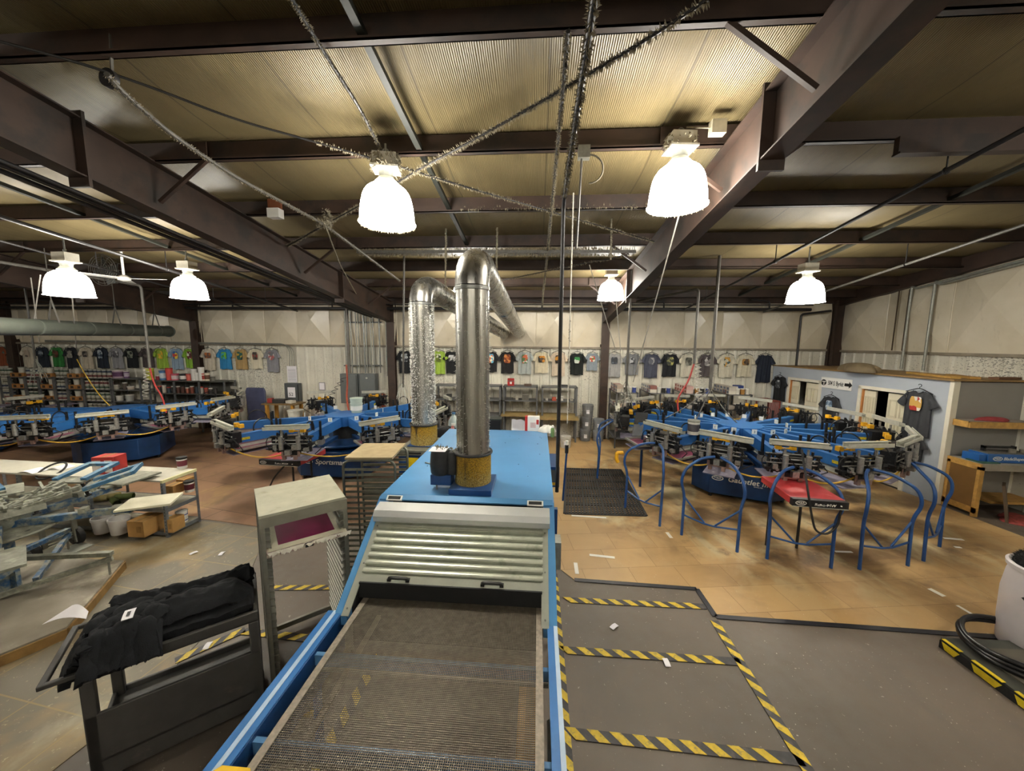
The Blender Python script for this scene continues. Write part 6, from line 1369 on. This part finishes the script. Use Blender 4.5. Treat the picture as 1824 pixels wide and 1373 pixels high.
for i,(px,y0,y1,Y) in enumerate([(886,373,522,6.6),(795,373,520,6.6),(1090,374,462,6.3),(720,413,690,7.4)]):
    a=at_y(px,y0,Y); b=at_y(px-2,y1,Y)
    pipe('hanging_chain',['lint-clogged chain hanging behind the front duct elbow','lint-clogged chain hanging left of the front duct elbow','lint-clogged chain over the pail-side lamp','grey pipe hanging to the press hub left of the rear duct'][i],[a,b],.012 if i<3 else .02,ROPE if i<3 else PG,'chain' if i<3 else 'pipe',lint=(420,.016) if i<3 else (60,.015),seed=20+i)
a,b=at_y(640,452,7.0),at_y(1130,452,7.0)
t=thing('cable_tray','linted cable tray along the roof purlin behind the front duct elbow','cable tray',(0,0,0)); m=MB(); m.bar(a,b,.22,.02); m.bar(a+V((0,-.1,.02)),b+V((0,-.1,.02)),.015,.05); obj('tray',m,PG,t); o=obj('lint_tufts',MB().lint([a+V((0,-.05,.02)),b+V((0,-.05,.02))],.05,330,.05,.3,rr),LINT,t); o['kind']='stuff'
o=obj('lint_tufts',MB().lint([at_roof(820,373,0)+V((0,-.05,0)),at_roof(1150,369,0)+V((0,-.05,0))],.015,60,.04,1.2,rr),LINT); tag(o,'lint fringe along the purlin edge behind the hanging chains','lint'); o['kind']='stuff'
# bridging strips running up the roof
def strip(label,px,py,m=M('#2a2c26',.6,.0,.2,9)):
    q=at_roof(px,py,.06); a=V((q.x,2.6,roof_z(2.6)+.06)); b=V((q.x,10.8,roof_z(10.8)+.06)); o=obj('roof_bridging',MB().bar(a,b,.06,.05),m); tag(o,label,'roof strut'); o['kind']='structure'
strip('dark roof strut running up the slope right of the fringed lamp',735,240)
strip('dark roof strut running up the slope on the office side, upper',1715,345)
strip('dark roof strut running up the slope above the ceiling fan',180,395)
# conduits below the left rafter
for i,(x,z,m) in enumerate([(-4.78,-.66,PB_),(-4.86,-.66,PB_),(-4.95,-.64,PB_),(-5.06,-.64,PB_),(-5.2,-.6,PB_)]):
    tag(obj('conduit',MB().tube([(x,1.6,roof_z(1.6)+z),(x,10.9,roof_z(10.9)+z+.1)],.02,8),m),['first','second','third','fourth','fifth'][i]+' conduit of the bundle strung under the rafter above the cabinets, counted outward','conduit','conduits under the rafter')
for x,z,r,lab in ((-7.4,-.35,.03,'black sprinkler pipe passing over the lamp nearest the conduits'),(-8.9,-.3,.02,'thin black pipe passing over the ceiling fan'),(4.15,-.28,.024,'black sprinkler pipe crossing above the arched-stand press'),(6.3,-.35,.022,'grey conduit passing under the roof towards the lamp on the office side')):
    pipe('sprinkler_pipe',lab,[(x,1.5,roof_z(1.5)+z),(x,10.9,roof_z(10.9)+z)],r,PB_ if 'black' in lab else PG)
    for y in (4.29,6.97,9.6): tag(obj('pipe_hanger',MB().tube([(x,y,roof_z(y)+z),(x,y,roof_z(y)+.05)],.008,6).tube(arc((x,y,roof_z(y)+z),(1,0,0),(0,0,1),r+.008,0,2*pi,12),.007,5,closed=True),PB_),'ring hanger of the '+lab.split(' passing')[0].split(' crossing')[0]+(' over the fan' if x==-8.9 else ' by the conduits' if x<-5 else ' above the big press' if x<5 else ' on the office side')+', at the '+{4.29:'near',6.97:'middle',9.6:'far'}[y]+' purlin','hanger')
# sprinkler main along the back wall
pipe('sprinkler_main','thick black sprinkler main along the back wall under the eaves',[(-19,10.98,3.96),(7.6,10.98,3.93)],.045,PB_,n=12)
pipe('sprinkler_main','thin black pipe just above the sprinkler main',[(-19,10.9,4.07),(7.6,10.9,4.05)],.018,PB_)
for i,(px) in enumerate((95,245,415,592,965,1182,1370)):
    q=at_y(px,553,10.98); tag(obj('pipe_riser',MB().tube(round_path([(q.x,10.98,3.97),(q.x,10.98,4.16),(q.x-.5,10.98,4.2)],.08,4),.022,8),PB_),'short black riser pipe from the sprinkler main, '+['above the first lit lamps','beside the fan-side air drop','beyond the brown column left of the notices','near the electrical conduits','at the end of the thin linted pipe','above the arched-stand press drop','nearest the office corner'][i],'pipe')
# compressed-air drops over the presses
def drop(label,px,y0,y1,Y,r=.03,arm=None,m=PG):
    a=at_y(px,y0,Y); b=at_y(px,y1,Y); b.x=a.x
    pts=([V((a.x+arm[0],Y+arm[1],a.z+arm[2]))] if arm else [])+[a,b]; return pipe('air_drop',label,pts,r,m,'pipe',rad=.1),b
_,dA=drop('grey air drop pipe above the red hose over the arched-stand press',1245,514,648,7.9,.028,(-1.1,2.2,-.12))
_,dB=drop('dark pipe dropping towards the hub of the arched-stand press',1282,455,692,8.0,.034)
_,dC=drop('linted black pipe dropping behind the mid grey shirt',1127,440,700,8.3,.026)
_,dD=drop('grey air drop pipe with coiled hose over the press behind the shelf table',251,508,655,8.2,.03,(-.5,-2.0,.12))
_,dE=drop('thin grey pipe dropping over the ink racks',39,476,655,8.6,.022)
_,dF=drop('grey pipe rising beside the large cabinets, bent at its top',616,516,664,10.2,.04,(-.3,-1.5,.2))
pipe('air_hose','red air hose from the drop pipe to the arched-stand press',round_path([dA,dA+V((-.08,0,-.35)),dA+V((-.3,.0,-.75)),dA+V((-.28,-.05,-1.0))],.15,5),.018,M('#a8322f',.45),'hose')
pipe('air_hose','red air hose from the drop pipe to the press behind the shelf table',round_path([dD,dD+V((.06,0,-.4)),dD+V((.25,0,-.7)),dD+V((.32,0,-1.15))],.2,5),.018,M('#a8322f',.45),'hose')
q=at_y(617,650,10.0); pipe('air_hose','orange-red air hose drooping before the large cabinets',round_path([q,q+V((.12,-.2,-.45)),q+V((.45,-.9,-.85)),q+V((.75,-1.3,-1.25))],.3,6),.024,M('#9c4a38',.5),'hose')
def coil(label,a,b,r,n_,m): 
    N=n_*10; pts=[a.lerp(b,i/N)+V((r*cos(2*pi*i/10),r*sin(2*pi*i/10),0)) for i in range(N+1)]; return tag(obj('coiled_air_line',MB().tube(pts,.007,5),m),label,'hose')
coil('pale coiled air line beside the red hose over the arched-stand press',dA+V((.08,0,-.0)),dA+V((.16,0,-.75)),.055,9,CORD)
coil('pale coiled air line beside the red hose over the press behind the shelf table',dD+V((-.08,0,.0)),dD+V((-.2,0,-.7)),.055,8,CORD)
q=at_y(613,672,10.0); coil('black coiled air line hanging before the large cabinets',q,q+V((-.1,-1.2,-.85)),.06,9,BLACK)
for i,(b,d) in enumerate([(dB,V((.55,-.3,-.75))),(dB,V((-.5,-.3,-.85))),(dB,V((-1.1,.1,-.8)))]): pipe('hub_cable',['grey cable from the dark drop pipe slanting to the office side of the hub','grey cable from the dark drop pipe slanting towards the white tub','grey cable sagging from the dark drop pipe towards the loading side'][i],[b]+sag(b,b+d,.08,8)[1:],.012,PG,'cable',rad=.02)
pipe('hub_cable','cream cable sagging over the ink racks to the press behind the shelf table',sag(at_y(137,640,8.4),at_y(195,722,7.4),.12,10),.010,CABLEY,'cable',rad=.02)
for i,(b) in enumerate((dC,dE)):
    rr=random.Random(50+i); m=MB()
    for k in range(9):
        a=rr.random()*6.3; m.tube(sag(b+V((0,0,.3*rr.random())),b+V((.16*cos(a),.16*sin(a),-.15-.25*rr.random())),-.06,6),.008,5)
        m.ell(b+V((.1*cos(a),.1*sin(a),-.1*rr.random()-.02)),.022,.022,.03,8,6)
    tag(obj('air_manifold',m,ALU_D),['tangle of pale air fittings hanging before the first shelving unit','tangle of pale air fittings hanging before the ink racks'][i],'air fitting')
b=at_y(717,690,7.4); rr=random.Random(9); m=MB()
for k in range(8):
    a=rr.random()*6.3; m.tube(sag(b+V((0,0,.25*rr.random())),b+V((.13*cos(a),.13*sin(a),-.1-.25*rr.random())),-.05,6),.007,5)
tag(obj('air_manifold',m,ALU),'tangle of white air fittings hanging left of the rear duct stack','air fitting')
# cords from the roof
for i,(a,b,Ya,Yb) in enumerate([((1050,472),(1097,625),7,9.6),((1097,530),(1108,655),8,8.6),((1209,385),(1128,680),4.6,8.2),((55,495),(70,610),6.5,7.5),((128,525),(136,620),6.0,8.4),((72,490),(55,610),6.0,7.0)]):
    pipe('white_string',['white cord slanting behind the pail-side lamp','white cord straight below the pail-side lamp','long pale cord slanting from the clean-rimmed lamp to the air fittings','pale cord slanting before the grey ventilation duct','pale cord hanging below the far lamp','pale cord crossing the grey ventilation duct'][i],[at_y(*a,Ya),at_y(*b,Yb)],.009,CORD,'cord')
# rods that tie pipes on the right wall
for i,(px,yt,lab) in enumerate([(1626,500,'nearer'),(1668,490,'farther')][::1]):
    a=at_x(px,yt,XR-.16); b=V((a.x,a.y,2.4)); pipe('wall_conduit','silver conduit down the office-side wall, the '+['one nearer the corner column','one farther from the corner column'][i],[(a.x,-2,roof_z(-2)-.16-.05*i),(a.x,a.y-.1,roof_z(a.y)-.16-.05*i),a+V((0,0,-.12)),b],.028,ALU_D,rad=.12,n=10)
q=at_y(1425,560,11.0); pipe('wall_conduit','black pipe bending off the sprinkler main and down to the office roof',[(q.x+.8,10.98,3.9),(q.x,10.95,q.z),(q.x,10.95,2.36)],.03,PB_,rad=.08)
for i,y in enumerate((9.55,9.3)): tag(obj('wall_stain_strip',MB().bx(XR-.185,XR-.17,y-.012,y+.012,2.83,4.25),M('#4a3c2c',.8)),'dark strip on the upper wall between silver conduits, the '+['one by the corner','one away from the corner'][i],'strip')
# ventilation duct on the left
p0,p1=at_y(-40,578,5.0),at_y(309,590,10.7)
p0=V((-8.9,4.9,at_y(0,580,5.26).z)); p1=V((-11.4,10.6,at_y(308,590,10.6).z))
t=thing('ventilation_duct','long grey-green ventilation duct hanging over the ink racks','duct',(0,0,0)); DG=M('#585d55',.45,.3,.12,5)
p0x=p0+(p0-p1)*.5
obj('duct',MB().tube([p0x,p1],.155,24),DG,t); m=MB()
for k in range(7):
    c=p0x.lerp(p1,(k+.5)/7); dd=(p1-p0x).normalized(); m.tube([c-dd*.02,c+dd*.02],.16,24)
obj('joint_band',m,M('#6a6f66',.45,.3,.1,9),t); dd=(p1-p0x).normalized(); obj('end_flange',MB().tube([p1-dd*.03,p1],.175,24),DG,t)
for k in (.55,.75,.93):
    c=p0x.lerp(p1,k); obj('hanger_strap',MB().bar(c+V((-.12,0,.1)),c+V((0,0,.55)),.03,.006).bar(c+V((.12,0,.1)),c+V((0,0,.55)),.03,.006).bar(c+V((0,0,.55)),V((c.x,c.y,roof_z(c.y))),.012,.012),PG,t)
# ceiling fan and cage fan
c=at_y(221,496,7.2); t=thing('ceiling_fan','white ceiling fan on a long downrod between the two far lamps','fan',c); obj('downrod',MB().cyl((0,0,.05),(0,0,.62),.022,n=10),WHITE,t); obj('canopy',MB().lathe([(.03,.58),(.08,.66),(.09,.70)],n=16),WHITE,t); obj('motor_housing',MB().lathe([(.03,-.06),(.10,-.04),(.11,.02),(.04,.07)],n=18),WHITE,t)
for k in range(3):
    a=.2+k*2.094; d=V((cos(a),sin(a),0)); s=V((-d.y,d.x,.15)); obj('blade',MB().obx(d*.42,d*.33,s*.07,(0,0,.004)),WHITE,t)
obj('hook_rod',MB().cyl((0,0,.7),(0,0,roof_z(7.2)-c.z),.008,n=6),PG,t)
c=at_y(190,482,7.6); t=thing('cage_fan','grey wire-caged circulation fan behind the ceiling fan','fan',c); m=MB()
for k in range(6): m.tube(arc((0,-.08+.03*abs(k-3)*0+.0,0),(1,0,0),(0,0,1),.08+.05*k,0,2*pi,22),.006,5,closed=True)
for k in range(12): a=k*pi/6; m.tube([(0,-.11,0),(.33*cos(a),-.06,.33*sin(a)),(.3*cos(a),.08,.3*sin(a))],.005,4)
obj('cage',m,PG,t); obj('motor',MB().cyl((0,-.06,0),(0,.18,0),.08,n=14),GREYP,t); m=MB()
for k in range(4): a=k*pi/2+.3; d=V((cos(a),0,sin(a))); s=V((-sin(a),.4,cos(a))); m.obx(d*.17,d*.12,s*.07,V((0,1,0))*.003)
obj('blades',m,GREYP,t); obj('bracket',MB().cyl((0,.1,.0),(0,.1,roof_z(7.7)-c.z),.02,n=8),PG,t)
# floodlight, boxes under the purlins
c=at_roof(500,375,.05); t=thing('floodlight','white unlit floodlight on a rusty plate below the purlin left of the fringed lamp','floodlight',c-V((0,.12,0))); obj('lamp_body',MB().bx(-.09,.09,-.06,.06,-.15,-.02),WHITE,t); obj('mount_plate',MB().bx(-.1,.1,-.02,.02,-.02,.12),M('#7d4a2e',.6),t)
c=at_roof(1270,240,.05); t=thing('junction_box','cream junction box on the purlin beside the clean-rimmed lamp','box',c-V((0,.09,0))); obj('box',MB().bx(-.07,.07,-.05,.04,-.05,.08),M('#c9c1a8',.5),t); obj('cable_gland',MB().tube([(-.07,0,.02),(-.3,0,.03)],.008,5),ROPE,t)
for i,(px,py,L) in enumerate([(1510,250,1.6),(1640,260,2.5)]):
    pass
a=V((3.55,4.2,roof_z(4.29)-.10)); t=thing('lap_purlin','second brown steel channel bolted below the purlin on the office side','beam',a); t['kind']='structure'; obj('channel',MB().bx(0,4.9,-.05,.01,-.06,.10),STEELB,t); obj('lip',MB().bx(0,4.9,-.07,.02,-.07,-.05),STEELB,t)
# ================================================================ CAMERA, WORLD, VIEW
cam=bpy.data.cameras.new('camera'); cam.sensor_fit='HORIZONTAL'; cam.sensor_width=36; cam.lens=FPX/1824*36; cam.clip_start=.02; cam.clip_end=100
co=link('camera',cam); Bk=-CF
co.matrix_world=Matrix(((CR.x,CU.x,Bk.x,0),(CR.y,CU.y,Bk.y,0),(CR.z,CU.z,Bk.z,EYE),(0,0,0,1)))
SC.camera=co
wd=bpy.data.worlds.new('world'); SC.world=wd; wd.use_nodes=True; wd.node_tree.nodes['Background'].inputs[0].default_value=(.6,.65,.7,1); wd.node_tree.nodes['Background'].inputs[1].default_value=.05
vs=SC.view_settings; vs.view_transform='Standard'; vs.look='None'; vs.gamma=1; vs.use_curve_mapping=False; vs.exposure=EXPOSURE
SC.cycles.max_bounces=7; SC.cycles.diffuse_bounces=4; SC.cycles.glossy_bounces=3; SC.cycles.transmission_bounces=4; SC.cycles.transparent_max_bounces=8
SC.cycles.use_denoising=True; SC.cycles.sample_clamp_indirect=6; SC.cycles.caustics_reflective=False; SC.cycles.caustics_refractive=False; SC.cycles.use_light_tree=True
